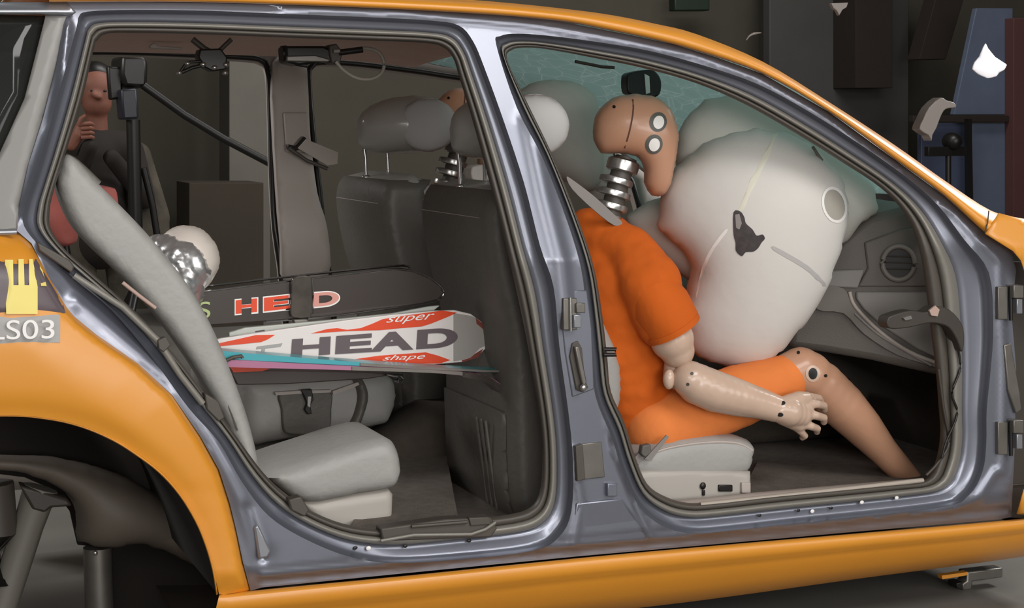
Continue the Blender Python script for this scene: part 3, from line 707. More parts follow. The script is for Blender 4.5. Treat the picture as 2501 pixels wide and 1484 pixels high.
slab('buckle', [(735,952),(762,950),(766,975),(758,990),(762,1010),(752,1012),(744,1000),(750,985),(742,965)], .785, .80, BLACK, fl, bev=.002)
slab('buckle_tongue', [(752,968),(760,968),(757,995),(751,990)], .783, .79, STEEL, fl)
slab('backrest_seam_strip', [(812,955),(870,935),(884,930),(884,936),(868,944),(814,964)], .795, .80, PLASTIC, t)
t = thing('rear_side_bolster', 'long curved grey side bolster beside the rear door opening', 'seat bolster', (-.8, .18, .5))
SB = cr2([(165,380),(195,395),(225,430),(290,495),(360,568),(420,640),(475,715),(520,795),(557,880),(592,970),(620,1060),(640,1160),(625,1170),(590,1120),(560,1040),(500,930),(440,840),(380,762),(300,672),(225,600),(180,545),(150,475),(146,430)], 3)
block('bolster', [XZ(x, y, .15) for x, y in SB], .15, .27, .022, LEATHER, t, .004)
tube('bolster_seam', [P(x, y, .152) for x, y in cr2([(200,480),(300,590),(400,700),(470,800),(530,920),(580,1050)], 5, False)], .0025, LEATHERD, t, n=6)
tube('bolster_top_piping', [P(x, y, .2) for x, y in cr2([(158,384),(185,398),(240,450)], 4, False)], .009, LEATHERD, t, n=8)

# ------------------------------------------------------------ airbags
t = thing('passenger_airbag', 'large inflated white airbag in front of the near dummy, dark smudge on it', 'airbag', (.75, .5, .8))
AB = cr2([(1690,362),(1740,328),(1800,308),(1860,303),(1920,315),(1980,342),(2035,392),(2070,450),(2080,520),(2066,590),(2040,670),(2010,740),(1965,800),(1920,858),(1870,902),(1830,916),(1780,905),(1715,885),(1668,850),(1650,760),(1680,650),(1640,600),(1600,560),(1600,510),(1612,450),(1645,400)], 4)
main = inflate('main_chamber', AB, .38, .17, BAG, t, step=16, p=.5, smooth=6, center=(1850, 620))
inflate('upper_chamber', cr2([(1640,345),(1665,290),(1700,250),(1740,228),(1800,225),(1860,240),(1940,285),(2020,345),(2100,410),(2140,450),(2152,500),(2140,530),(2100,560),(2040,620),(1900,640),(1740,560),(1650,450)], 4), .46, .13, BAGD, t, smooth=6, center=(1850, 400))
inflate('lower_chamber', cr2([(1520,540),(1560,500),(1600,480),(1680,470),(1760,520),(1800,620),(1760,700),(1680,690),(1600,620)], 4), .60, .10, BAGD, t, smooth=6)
ab = bvh_of(main)
vent = drape('vent_hole', ab, circ(2037, 500, 24, 38, 28, -.25), mat('vent_fabric', (166, 160, 150), .8), t, .001)
drape('vent_stitching', ab, circ(2037, 500, 30, 45, 28, -.25), WHITE, t, .0016, holes=[circ(2037, 500, 24, 38, 28, -.25)])
drape('smudge', ab, cr2([(1792,518),(1808,516),(1818,530),(1822,545),(1838,560),(1848,575),(1862,572),(1868,582),(1860,592),(1852,605),(1840,614),(1822,615),(1812,625),(1798,612),(1797,592),(1792,570)], 3), mat('soot', (64, 58, 58), .8, 0, 0, .3, 60), t, .0018)
drape('smudge_grey_patch', ab, [(1796,524),(1806,522),(1812,545),(1806,560),(1798,556)], mat('smudge_grey', (140, 134, 130), .8), t, .0026)  # lighter grey patch inside the smudge
drape('printed_stripe', ab, [(1884,330),(1902,326),(1880,380),(1850,440),(1815,515),(1798,518),(1832,440),(1862,380)], mat('cream_tape', (212, 208, 192), .8), t, .0012)
drape('scuff_line', ab, cr2([(1888,600),(1930,622),(1975,650),(2015,690),(2010,698),(1970,660),(1925,632),(1888,610)], 2), mat('scuff', (176, 172, 170), .8), t, .0012)
drape('folded_seam', ab, cr2([(1772,560),(1740,600),(1716,650),(1700,720),(1704,722),(1722,655),(1746,606),(1776,566)], 2), mat('seam_white', (236, 232, 226), .8), t, .0012)
ptube('tether_tab', [(1822,262),(1830,275),(1826,298)], .545, .006, mat('tab', (120, 116, 108), .8), t)
ptube('tether_tab', [(1985,358),(1998,378),(2008,392)], .26, .004, mat('tab', (120, 116, 108)), t)
t = thing('driver_airbag', 'greyish round airbag far side, behind the near headrest', 'airbag', (.5, 1.2, .9))
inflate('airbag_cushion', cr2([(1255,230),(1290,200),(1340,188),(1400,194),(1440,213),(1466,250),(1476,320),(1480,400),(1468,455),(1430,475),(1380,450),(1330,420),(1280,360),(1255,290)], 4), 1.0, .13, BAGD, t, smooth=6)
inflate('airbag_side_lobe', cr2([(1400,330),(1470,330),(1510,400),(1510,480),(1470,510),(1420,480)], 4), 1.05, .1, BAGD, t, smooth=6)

# ------------------------------------------------------------ crash test dummies
def dummy(label):
    t = thing('crash_test_dummy', label, 'dummy', (.35, .45, .55), 'crash test dummies')
    HD = cr2([(1446,322),(1450,286),(1470,256),(1502,234),(1545,227),(1592,231),(1626,248),(1648,282),(1660,325),(1657,370),(1650,410),(1642,448),(1626,475),(1602,483),(1582,472),(1570,445),(1568,405),(1552,384),(1512,378),(1480,378),(1462,372),(1449,348)], 4)
    hd = inflate('head', HD, .43, .085, SKIN, t, step=7, p=.38, smooth=3, center=(1555, 320))
    bv = bvh_of(hd)
    drape('head_seam', bv, cr2([(1541,229),(1545,262),(1540,300),(1530,340),(1518,378),(1521,378),(1534,341),(1544,301),(1549,262),(1545,229)], 2), mat('seam_dark', (92, 58, 44), .7), hd, .0008, step=4)
    for x, y in ((1607, 298), (1597, 352)):
        k = drape('target_marker', bv, circ(x, y, 21, 24, 28, .2), mat('target_ring', (84, 84, 78), .5), hd, .0015)
        drape('target_centre', bv, circ(x+1, y+1, 13, 16, 24, .2), WHITE, k, .0025)
    drape('sensor_hole', bv, circ(1500, 261, 4), BLACK, hd, .001, step=3)
    # camera-like block strapped on the crown seen above the head
    # neck of stacked discs
    nk = tube('neck', [P(1530,385,.45), P(1512,440,.45), P(1488,540,.45)], .027, DARKRUB, t, n=20)
    for (x, y, r, h_) in ((1521, 405, .040, .016), (1505, 442, .042, .009), (1497, 472, .044, .009), (1490, 503, .043, .009), (1480, 528, .040, .008)):
        a = P(x, y, .45); ax = (P(1530,385,.45)-P(1488,540,.45)).normalized()
        tube('neck_disc', [a-ax*h_*1.0, a-ax*h_*.75, a, a+ax*h_*.75, a+ax*h_*1.0], [r*.86, r, r*1.02, r, r*.86], STEEL, t, n=32)
    # shirt: torso and sleeve as one cloth surface
    tor = blob('shirt', [[(P(1478,600,.46), .085), (P(1500,700,.46), .118), (P(1510,800,.46), .125), (P(1520,900,.46), .120), (P(1565,1020,.46), .110)],
                         [(P(1478,600,.40), .08), (P(1500,700,.36), .11), (P(1520,850,.36), .11), (P(1560,1010,.36), .10)],
                         [(P(1478,600,.56), .08), (P(1510,700,.58), .11), (P(1530,850,.58), .11), (P(1560,1010,.58), .10)],
                         [(P(1440,560,.40), .055), (P(1540,615,.30), .06), (P(1585,690,.25), .077), (P(1620,790,.22), .063)],
                         [(P(1440,560,.5), .055), (P(1540,625,.66), .07), (P(1590,690,.70), .072), (P(1640,760,.70), .06)]], SHIRT, t, .007, 7)
    ns = mat('cloth_wrinkle', (0, 0, 0))
    tx = bpy.data.textures.new('wrinkle', 'CLOUDS'); tx.noise_scale = .11; tx.noise_depth = 2
    dm = tor.modifiers.new('wrinkle', 'DISPLACE'); dm.texture = tx; dm.strength = .02; dm.mid_level = .5
    # sleeve hem
    SL = [(P(1600,745,.22), .075), (P(1636,798,.21), .071), (P(1640,806,.21), .066)]
    tube('sleeve', [P(1588,700,.235), P(1612,745,.22), P(1640,795,.212), P(1646,806,.211)], [.060, .072, .070, .066], SHIRT, t, n=36)
    tube('sleeve_hem', [P(1638,793,.212), P(1645,806,.211)], [.071, .070], SHIRT, t, n=36)
    # collar
    tube('collar', [Vector((p.x, p.y, p.z)) for p in [P(1445,560,.38), P(1500,560,.40), P(1515,548,.47), P(1480,530,.54), P(1420,520,.50), P(1415,540,.42)]], .010, SHIRT, t, closed=True, smoothn=4)
    # arm
    ua = blob('upper_arm', [[(P(1625,780,.21), .050), (P(1641,828,.21), .053), (P(1654,856,.21), .042)]], SKIN2, t, .005, 4)
    b2 = bvh_of(ua); drape('bolt_hole', b2, circ(1642, 820, 9), BLACK, ua, .001, step=4)
    tube('elbow_joint', [P(1646,930,.20), P(1646,930,.26)], [.018, .018], DARKRUB, t, n=24); 
    c = P(1634, 926, .20); ell('elbow_cap', c, (.015, .014, .024), SKIN2, t, n=24)
    blob('elbow_stump', [[(P(1658,870,.23), .034), (P(1640,925,.23), .022)]], SKIN2, t, .005, 4)
    fa = blob('forearm', [[(P(1686,926,.19), .045), (P(1704,938,.19), .050), (P(1745,955,.185), .051), (P(1800,970,.18), .046), (P(1860,986,.175), .038), (P(1904,1000,.17), .033)]], SKIN2, t, .005, 4)
    b3 = bvh_of(fa); 
    for x, y in ((1690, 912), (1680, 938)): drape('rivet', b3, circ(x, y, 4), DARKRUB, fa, .001, step=3)
    # hand with five separate fingers
    Yh = .165
    def hp(x, y, d=0): return P(x, y, Yh+d)
    hand = [[(hp(1905,1001), .032), (hp(1928,1006), .036), (hp(1952,1012,.01), .032)],
            [(hp(1915,990), .024), (hp(1950,975,.01), .021), (hp(1968,972,.015), .017)],
            [(hp(1915,1015), .024), (hp(1950,1035,.01), .020)], [(hp(1930,1000), .026), (hp(1968,1000,.01), .020)],
            [(hp(1955,972,.02), .014), (hp(1978,968,.03), .0105), (hp(2000,972,.05), .0095), (hp(2005,980,.07), .009)],
            [(hp(1965,985,.01), .0125), (hp(1995,986,.01), .0108), (hp(2012,990,.025), .0100), (hp(2013,1000,.04), .009)],
            [(hp(1965,1010,.005), .0125), (hp(1992,1014,.0), .0108), (hp(2012,1020,.015), .0100), (hp(2012,1030,.03), .009)],
            [(hp(1955,1032,.005), .0125), (hp(1980,1040,.0), .0105), (hp(1996,1046,.015), .0095), (hp(1995,1054,.03), .0085)],
            [(hp(1935,1035,.01), .0115), (hp(1955,1052,.01), .0095), (hp(1966,1064,.02), .0085), (hp(1960,1068,.03), .008)]]
    hn = blob('hand', hand, SKIN2, t, .0033, 2)
    b4 = bvh_of(hn)
    for x, y in ((1911, 984), (1906, 1012)): drape('wrist_bolt', b4, circ(x, y, 7, 5), BLACK, hn, .0012, step=3)
    # legs
    for s_, yy in ((0, .30), (1, .60)):
        blob('shorts_leg' if 1 else '', [[(P(1600,1040,yy), .080), (P(1700,1005,yy), .083), (P(1800,968,yy), .080), (P(1885,938,yy), .068), (P(1915,925,yy), .062)]], SHORTS, t, .008, 5)
        lg = blob('leg', [[(P(1900,928,yy), .055), (P(1955,902,yy), .058), (P(1975,915,yy), .061), (P(2005,938,yy), .060), (P(2055,988,yy), .060), (P(2105,1040,yy), .052), (P(2155,1098,yy), .040), (P(2230,1180,yy), .032)]], SKIN, t, .007, 5)
        blob('shoe', [[(P(2225,1195,yy), .036), (P(2250,1205,yy), .036)], [(P(2235,1215,yy), .026), (P(2300,1190,yy+.02), .026), (P(2345,1165,yy+.02), .024)]], BLACK, t, .007, 4)
        if s_ == 0:
            b5 = bvh_of(lg); k = drape('knee_bushing', b5, circ(1985, 912, 18, 20), SKIN2, lg, .001, holes=[circ(1985, 912, 11, 14)], step=4); drape('knee_hole', b5, circ(1985, 912, 11, 14), BLACK, lg, .0012, step=4)
            drape('bolt_hole', b5, circ(1950, 861, 4), BLACK, lg, .0012, step=3); drape('bolt_hole', b5, circ(2016, 917, 4), BLACK, lg, .0012, step=3)
    blob('seat_of_shorts', [[(P(1590,1040,.34), .075), (P(1590,1040,.58), .075)]], SHORTS, t, .009, 5)
    return t
d1 = dummy('near crash test dummy in orange shirt thrown forward against the white airbag')
tt = d1
SM = mat('belt_grey', (128, 122, 118), .6)
sb = thing('seat_belt', 'grey belt webbing across the near dummy and its lap buckle', 'seat belt', (.3, .4, .6))
slab('shoulder_webbing', cr2([(1384,432),(1400,440),(1450,478),(1505,528),(1520,545),(1500,550),(1450,512),(1398,462)], 3), .30, .304, SM, sb)
slab('lap_webbing', [(1548,1120),(1572,1092),(1584,1096),(1560,1135)], .195, .2, SM, sb); slab('lap_webbing', [(1575,1120),(1628,1062),(1634,1066),(1590,1125)], .19, .194, SM, sb)
slab('belt_buckle', [(1570,1088),(1590,1084),(1592,1104),(1576,1118),(1566,1108)], .18, .2, LEATHERD, sb, bev=.003)
dup(d1, (.35-.16, .45+.74, .55+.03), 'far crash test dummy, brown head glimpsed behind the near headrest')

# ------------------------------------------------------------ skis
def strip3(name, poly, y0, y1, m, parent=None): return slab(name, poly, y0, y1, m, parent)
def ski_outline(px): return cr2(px, 3)
t = thing('ski', 'black ski with red lettering, lying over the white ski', 'ski', P(780, 720, .46))
BK = [(470,715),(560,703),(700,686),(850,668),(960,656),(1010,662),(1050,678),(1078,700),(1084,716),(1070,732),(1030,742),(960,752),(800,773),(650,785),(520,794),(470,798)]
slab('ski_body', BK, .46, .473, SKIK, t, bev=.003)
tube('steel_edge', [P(x, y, .459) for x, y in cr2(BK[:14], 4, False)], .0022, CHROME, t, n=6)
tube('steel_edge', [P(x, y, .49) for x, y in cr2([(480,702),(700,676),(900,655),(985,648),(1000,655)], 4, False)], .003, CHROME, t, n=6)
for s_, q in (('H', (576,731,628,726)), ('E', (645,725,706,718)), ('A', (700,718,764,713)), ('D', (763,714,828,708))):
    x0_, y0_, x1_, y1_ = q
    text('letter_outline', s_, [(x0_-3, y0_-1), (x1_+3, y1_-1), (x1_+3, y1_+39), (x0_-3, y0_+39)], .459, WHITE, t, .0006, wide=.05)
    text('letter', s_, [(x0_, y0_+2), (x1_, y1_+2), (x1_, y1_+35), (x0_, y0_+35)], .458, RED if s_ in 'HE' else PALERED, t, .0008, wide=.04)
text('green_numeral', 'S', [(484,738), (515,735), (513,776), (484,780)], .458, mat('pale_green_print', (176, 190, 130), .5), t, .0008)
t2 = thing('ski_strap', 'dark translucent strap clamped around the black ski', 'strap', P(738, 720, .44))
slab('strap_band', cr2([(712,686),(722,676),(740,672),(758,675),(765,686),(764,720),(762,765),(750,776),(720,776),(710,765),(712,720)], 2), .445, .455, mat('strap_plastic', (70, 64, 58), .2, 0, .5, .3, 30), t2, bev=.002)
slab('strap_buckle', [(716,780),(750,778),(762,790),(740,800),(722,796)], .44, .46, DSTEEL, t2, bev=.003)
ptube('strap_edge', [(764,680),(765,720),(763,765)], .443, .002, CHROME, t2)
t = thing('ski', 'white ski with red flashes and big grey lettering', 'ski', P(850, 830, .5))
WK = [(470,850),(540,826),(700,802),(850,781),(960,768),(1060,759),(1110,757),(1150,766),(1180,788),(1194,820),(1190,848),(1165,872),(1130,884),(1060,890),(900,890),(700,885),(540,868)]
slab('ski_body', WK, .38, .393, SKIW, t, bev=.002)
slab('grey_tip', [(1108,764),(1150,771),(1162,776),(1166,790),(1178,800),(1186,808),(1188,843),(1172,850),(1160,862),(1150,872),(1128,879),(1108,882)], .3785, .38, mat('tip_print', (158, 152, 146), .35, 0, .4), t)
slab('red_tip_edge', [(1162,776),(1180,790),(1193,820),(1188,812),(1176,800),(1164,790)], .378, .38, mat('dark_red_print', (120, 52, 40), .4), t)
slab('red_tip_edge', [(1160,864),(1180,852),(1168,872),(1130,884),(1128,880),(1150,873)], .378, .38, mat('dark_red_print', (120, 52, 40)), t)
for q in ([(534,838),(576,829),(625,818),(672,817),(655,828),(638,835),(580,841),(538,845)], [(760,814),(800,803),(824,801),(848,805),(881,801),(910,790),(935,779),(1000,769),(1080,758),(1116,763),(1095,773),(1073,782),(1050,791),(1030,797),(980,801),(928,806),(850,808)], [(850,879),(928,868),(1040,860),(1070,868),(1100,879),(1075,887),(969,888),(895,886)]):
    slab('red_flash', q, .3785, .38, RED, t)
for s_, x0_, x1_ in (('H', 711, 806), ('E', 819, 908), ('A', 904, 1010), ('D', 1017, 1117)):
    f = lambda x: (828-(x-711)*.074, 871-(x-711)*.060)
    text('letter', s_, [(x0_+3, f(x0_)[0]), (x1_+2, f(x1_)[0]), (x1_, f(x1_)[1]), (x0_, f(x0_)[1])], .378, GREYPR, t, .0008, wide=.045)
text('script_word', 'super', [(947,775),(1062,765),(1056,785),(940,794)], .377, WHITE, t, .0008, shear=.3)
text('script_word', 'shape', [(938,868),(1040,862),(1036,880),(932,884)], .377, WHITE, t, .0008, shear=.3)
slab('grey_mark', [(628,846),(690,838),(686,846),(648,851),(646,860),(638,860),(640,851),(626,852)], .378, .38, LABELG, t)
# second white ski behind, teal sidewall line
t = thing('ski', 'pale ski mostly hidden between the black and the white ski', 'ski', P(800, 790, .43))
slab('ski_body', [(560,812),(600,800),(800,782),(960,765),(1050,748),(1075,746),(1060,758),(900,780),(700,808),(560,830)], .42, .433, mat('pale_ski', (188, 192, 184), .35, 0, .3), t, bev=.002)
slab('dark_mark', [(624,808),(646,805),(648,811),(626,814)], .418, .42, GREYPR, t); slab('dark_mark', [(700,808),(760,801),(812,796),(812,800),(760,806),(702,812)], .418, .42, GREYPR, t)
# pair of skis seen edge-on
def edge_ski(label, top, bot, y0, y1, m, extra=None):
    t = thing('ski', label, 'ski', P(800, 890, y0))
    slab('ski_body', top+bot[::-1], y0, y1, m, t)
    return t
E1t = [(500,850),(560,858),(700,870),(900,886),(1050,896),(1180,903),(1250,904)]; E1b = [(500,866),(560,876),(700,884),(900,894),(1050,901),(1180,908),(1250,908)]
t = edge_ski('thin turquoise-edged ski seen edge-on above the pink one', cr2(E1t, 3, False), cr2(E1b, 3, False), .30, .36, TEAL)
slab('grey_front_edge', cr2([(880,886),(1050,896),(1180,903),(1250,904)], 3, False)+cr2([(1250,908),(1180,908),(1050,902),(880,893)], 3, False), .297, .30, DSTEEL, t)
E2t = [(540,878),(600,880),(700,886),(900,896),(1050,903),(1150,910),(1200,922),(1240,955),(1266,1000)]; E2b = [(560,896),(620,898),(720,900),(900,905),(1050,910),(1150,920),(1190,932),(1228,962),(1262,1004)]
t = edge_ski('thin pink-edged ski seen edge-on, its dark tip curving down', cr2(E2t, 3, False), cr2(E2b, 3, False), .29, .35, PINK)
slab('dark_tip', cr2([(1130,908),(1180,915),(1205,926),(1240,955),(1266,1000)], 3, False)+cr2([(1262,1004),(1228,964),(1190,934),(1130,920)], 3, False), .287, .352, SKIK, t)
slab('grey_front_edge', cr2([(860,895),(1050,903),(1135,909)], 3, False)+cr2([(1135,917),(1050,910),(860,904)], 3, False), .287, .29, DSTEEL, t)
ptube('loose_clip', [(552,880),(570,872),(590,869),(592,874)], .285, .004, DARKRUB, t)
t = thing('ski', 'dark ski with a red edge lying lowest on the folded backrest', 'ski', P(750, 910, .62))
slab('ski_body', [(560,902),(700,905),(900,908),(960,915),(900,925),(700,938),(580,940)], .62, .72, mat('dark_ski', (84, 74, 72), .5), t, bev=.003)
slab('red_flash', [(562,896),(620,897),(660,900),(640,906),(570,909)], .615, .62, RED, t)
t = thing('binding_toe_piece', 'small black and silver binding piece below the skis', 'ski binding', P(965, 925, .78))
slab('toe_plate', [(940,912),(985,915),(982,930),(960,926)], .60, .62, BLACK, t, bev=.002)
ptube('toe_wire', [(945,915),(972,920),(974,934),(962,930)], .595, .003, CHROME, t)
ptube('toe_wire', [(978,918),(986,925),(980,940)], .595, .003, CHROME, t)

# foil wrapped ball
t = thing('foil_wrapped_head', 'pale round dummy head with crumpled silver foil, behind the side bolster', 'helmet', P(460, 620, .5))
sh = inflate('pale_shell', cr2([(395,580),(410,560),(445,546),(490,556),(520,585),(537,625),(532,665),(510,700),(470,720),(420,690),(390,640)], 3), .45, .08, mat('pale_shell', (206, 196, 186), .5, 0, .1), t)
FOILM = mat('silver_foil', (225, 225, 225), .34, .85)
fo = inflate('silver_foil', cr2([(340,590),(365,572),(400,566),(440,572),(480,588),(508,620),(516,660),(505,700),(494,735),(480,760),(440,740),(400,680),(360,630)], 3), .42, .09, FOILM, t, step=5, smooth=1)
tx = bpy.data.textures.new('foil', 'CLOUDS'); tx.noise_scale = .035; tx.noise_depth = 3; tx.noise_type = 'HARD_NOISE'
dm = fo.modifiers.new('crumple', 'DISPLACE'); dm.texture = tx; dm.strength = .016
# red luggage behind the bolster
t = thing('red_bag', 'dull red bag standing upright in the boot', 'bag', (-1.3, .6, .55))
inflate('bag_body', cr2([(115,430),(140,455),(178,500),(182,560),(180,600),(130,600),(100,540)], 3), .5, .10, REDBOX, t)
t = thing('red_case', 'small red padded case peeping over the side bolster', 'case', (-1.1, 1.0, .6))
slab('case_body', cr2([(238,462),(250,456),(275,458),(286,470),(290,520),(280,600),(238,560)], 3), .7, .85, REDBOX, t, bev=.01)

# on-board camera hanging under the roof with its cable loop
t = thing('onboard_camera', 'black camera bolted under the roof with a looping grey cable', 'camera', P(780, 130, .75))
slab('camera_body', [(697,112),(790,112),(830,128),(828,150),(790,152),(730,160),(700,152)], .72, .80, BLACK, t, bev=.006)
slab('mounting_plate', [(700,136),(770,134),(812,146),(800,152),(700,150)], .71, .72, DSTEEL, t, bev=.003)
slab('clamp', [(804,112),(822,106),(838,128),(830,158),(812,155),(806,135)], .71, .78, DARKRUB, t, bev=.003)
ptube('lens_barrel', [(700,130),(688,131)], .75, .02, BLACK, t)
ptube('cable', [(815,125),(860,122),(895,118),(925,128),(938,155),(930,180),(905,193),(870,190),(840,172),(820,150)], .70, .0045, mat('cable_grey', (150, 144, 134), .5), t, smoothn=5)
ptube('plug', [(830,128),(885,121)], .70, .008, BLACK, t)
ptube('lower_bolt', [(722,155),(750,160)], .73, .006, BLACK, t)
t = thing('clamp_rig', 'small black clamp rig with chrome screws under the roof, left', 'clamp', P(520, 150, .9))
slab('clamp_body', [(488,120),(540,118),(556,140),(552,170),(520,175),(500,165),(484,140)], .90, .95, BLACK, t, bev=.004)
for x, y in ((458,155),(496,157),(524,165),(552,158),(550,178),(438,178)):
    c = P(x, y, .9); ell('screw', c, (.008, .006, .006), STEEL, t, n=12)
ptube('arm', [(440,178),(470,165),(500,158)], .905, .005, BLACK, t); ptube('arm', [(440,176),(456,152),(490,150)], .905, .004, BLACK, t)
ptube('bracket', [(470,96),(500,120),(530,135)], .92, .008, DARKRUB, t); ptube('bracket', [(565,96),(545,115),(525,135)], .92, .006, DARKRUB, t)
t = thing('roof_bracket', 'pale metal bracket strip along the roof lining, far left', 'bracket', P(400, 112, 1.3))
slab('strip', [(366,112),(375,104),(390,112),(446,116),(446,122),(368,118)], 1.3, 1.32, PLASTIC, t, bev=.002)
t = thing('instrument_box', 'small pale cylinder box beside the near headrest post', 'box', P(1170, 425, .9))
slab('box_body', cr2([(1152,410),(1165,404),(1195,405),(1198,440),(1165,442),(1152,435)], 2), .85, .9, mat('pale_box', (220, 212, 204), .5), t, bev=.004)

# ------------------------------------------------------------ hall beyond the car
def at(px, py, Y): return P(px, py, Y)
t = thing('person', 'person in dark top and patterned jacket standing beyond the rear window', 'person', (P(235,225,4.8).x, 4.8, 0))
hy = 4.8; px0 = P(235, 225, hy); X0 = px0.x
CAMO = mat('camo_cloth', (72, 66, 56), .9, 0, 0, .5, 9); SKP = mat('face_skin', (132, 84, 68), .6, 0, 0, .05, 6)
head = blob('body', [[((X0, hy, px0.z+.03), .085), ((X0, hy-.01, px0.z-.05), .07)], [((X0, hy+.01, px0.z-.1), .05), ((X0, hy+.02, px0.z-.2), .055)],
    [((X0-.03, hy-.09, px0.z-.01), .012), ((X0-.0, hy-.1, px0.z-.025), .014)],], SKP, t, .01, 3)
for s_ in (-.03, .03): ell('eye', (X0+s_, hy-.077, px0.z+.005), (.009, .006, .006), BLACK, head, n=10)
HP = P(202, 322, 4.5)
hnd = blob('hand', [[(HP+Vector((-.05, .02, -.06)), .028), (HP+Vector((-.02, 0, -.01)), .03), (HP+Vector((-.01, 0, .02)), .026)]], SKP, t, .008, 2)
for k in range(4): tube('finger', [HP+Vector((-.01, -.02, .035-.02*k)), HP+Vector((.03, -.03, .038-.02*k)), HP+Vector((.045, -.01, .034-.02*k))], [.011, .010, .008], SKP, hnd, n=8)
tube('thumb', [HP+Vector((-.02, -.02, .03)), HP+Vector((-.01, -.03, .06)), HP+Vector((.01, -.03, .075))], [.012, .011, .008], SKP, hnd, n=8)
blob('hair', [[((X0, hy+.03, px0.z+.06), .09), ((X0-.01, hy+.05, px0.z-.0), .075)]], BLACK, t, .012, 3)
blob('dark_top', [[((X0-.1, hy, px0.z-.25), .09), ((X0+.12, hy, px0.z-.27), .09)], [((X0-.02, hy, px0.z-.3), .13), ((X0, hy, px0.z-.7), .14)], [((X0-.14, hy, px0.z-.28), .06), ((X0-.16, hy-.08, px0.z-.5), .05), ((X0-.08, hy-.3, px0.z-.25), .04)],
    [((X0+.16, hy, px0.z-.28), .06), ((X0+.2, hy-.1, px0.z-.5), .05), ((X0+.02, hy-.28, px0.z-.3), .04)]], mat('dark_cloth', (38, 32, 28), .9), t, .014, 4)
blob('patterned_jacket', [[((X0+.19, hy+.05, px0.z-.3), .07), ((X0+.22, hy+.04, px0.z-.6), .12), ((X0+.2, hy+.04, px0.z-.85), .13)]], CAMO, t, .016, 4)
for s_ in (-.09, .09): blob('trouser_leg', [[((X0+s_, hy, px0.z-.68), .09), ((X0+s_, hy, .45), .06), ((X0+s_, hy, .12), .05)], [((X0+s_, hy-.02, .05), .045), ((X0+s_, hy-.14, .045), .04)]], CAMO, t, .016, 3)
t = thing('studio_camera', 'black camera on a stand with a boom, right of the person', 'camera', (P(330,225,4).x, 4.0, 0))
slab('camera_body', [(298,135),(350,135),(362,150),(360,215),(305,212),(295,180)], 4.0, 4.3, BLACK, t, bev=.02)
slab('camera_monitor', [(262,160),(300,165),(300,240),(268,245)], 4.05, 4.1, BLACK, t, bev=.01)
slab('lens_housing', [(295,218),(335,215),(340,290),(300,292)], 3.95, 4.1, mat('dark_blue_plastic', (34, 34, 44), .4), t, bev=.01)
ptube('boom', [(350,208),(450,280),(545,338),(640,388),(720,430)], 4.0, .018, BLACK, t)
c = P(325, 292, 4.0); tube('stand_pole', [c, Vector((c.x, c.y, .5))], .03, BLACK, t)
for a in (0, 2.1, 4.2): tube('stand_leg', [Vector((c.x, c.y, .55)), Vector((c.x+.4*math.cos(a), c.y+.4*math.sin(a), .01))], .02, BLACK, t)
ptube('hanging_cloth', [(350,410),(372,500),(386,590)], 4.0, .015, BLACK, t)

def panel(name, label, cat, x0, y0, x1, y1, Y, th, m, group=None):
    t = thing(name, label, cat, P((x0+x1)/2, max(y0, y1), Y), group)
    slab(name+'_board', [(x0, y0), (x1, y0), (x1, y1), (x0, y1)], Y, Y+th, m, t, bev=.005)
    return t
def D(name, c): return mat(name, c, .85, 0, 0, .1, 2)
panel('column', 'pale grey column seen through the far rear doorway', 'column', 560, -120, 660, 1000, 7.2, .3, D('column_grey', (104, 100, 92)))
panel('storage_cabinet', 'dark brown cabinet against the back wall, left of the column', 'cabinet', 462, 446, 644, 900, 6.8, .4, D('cabinet_dark', (58, 50, 40)))
panel('column', 'tall dark brown column above the sloping windscreen', 'column', 2090, -200, 2180, 215, 7.2, .3, D('column_dark', (36, 26, 20)))
t = thing('leaning_beam', 'dark slanted beam right of the tall column', 'beam', P(2270, 130, 7))
slab('beam_board', [(2290,-20),(2360,-20),(2310,145),(2245,145)], 7, 7.15, D('column_dark', (36, 26, 20)), t, bev=.005)
t = thing('screen_panel', 'wide grey screen panel beyond the windscreen pillar', 'panel', P(2010, 300, 7.5))
slab('screen_board', [(1880,-100),(2220,-100),(2220,700),(1880,700)], 7.5, 7.6, D('screen_grey', (66, 64, 62)), t, bev=.01)
BL = mat('blue_board', (90, 100, 120), .6, 0, 0, .15, 2)
t = thing('blue_partition', 'blue panelled partition with brown posts at the far right', 'partition', P(2400, 800, 6.5))
slab('blue_panel', [(2385,20),(2474,20),(2474,280),(2330,280)], 6.5, 6.55, BL, t, bev=.005)
slab('blue_panel', [(2375,300),(2480,300),(2480,560),(2375,560)], 6.5, 6.55, BL, t, bev=.005)
slab('blue_panel', [(2250,300),(2368,300),(2368,560),(2250,560)], 6.55, 6.6, mat('blue_board_dark', (62, 70, 92), .6, 0, 0, .15, 2), t, bev=.005)
slab('cross_rail', [(2230,282),(2560,282),(2560,298),(2230,298)], 6.45, 6.5, D('column_dark', (36, 26, 20)), t, bev=.004)
slab('red_post', [(2476,44),(2600,44),(2600,620),(2476,620)], 6.4, 6.5, D('red_brown', (84, 50, 48)), t, bev=.005)
slab('thin_post', [(2366,290),(2374,290),(2378,560),(2368,560)], 6.4, 6.45, BLACK, t)
t = thing('spotlight', 'dark floodlight on a bar in front of the blue partition', 'light', P(2315, 380, 6))
c = P(2325, 345, 6); ell('lamp_head', c, (.06, .08, .06), BLACK, t, n=20)
slab('lamp_bar', [(2268,358),(2364,358),(2364,380),(2268,382)], 5.98, 6.03, BLACK, t, bev=.004); ptube('lamp_stand', [(2316,380),(2316,760)], 6.0, .02, BLACK, t)
t = thing('exit_sign', 'dim dark green framed box high on the back wall', 'sign', P(1690, 15, 7.8))
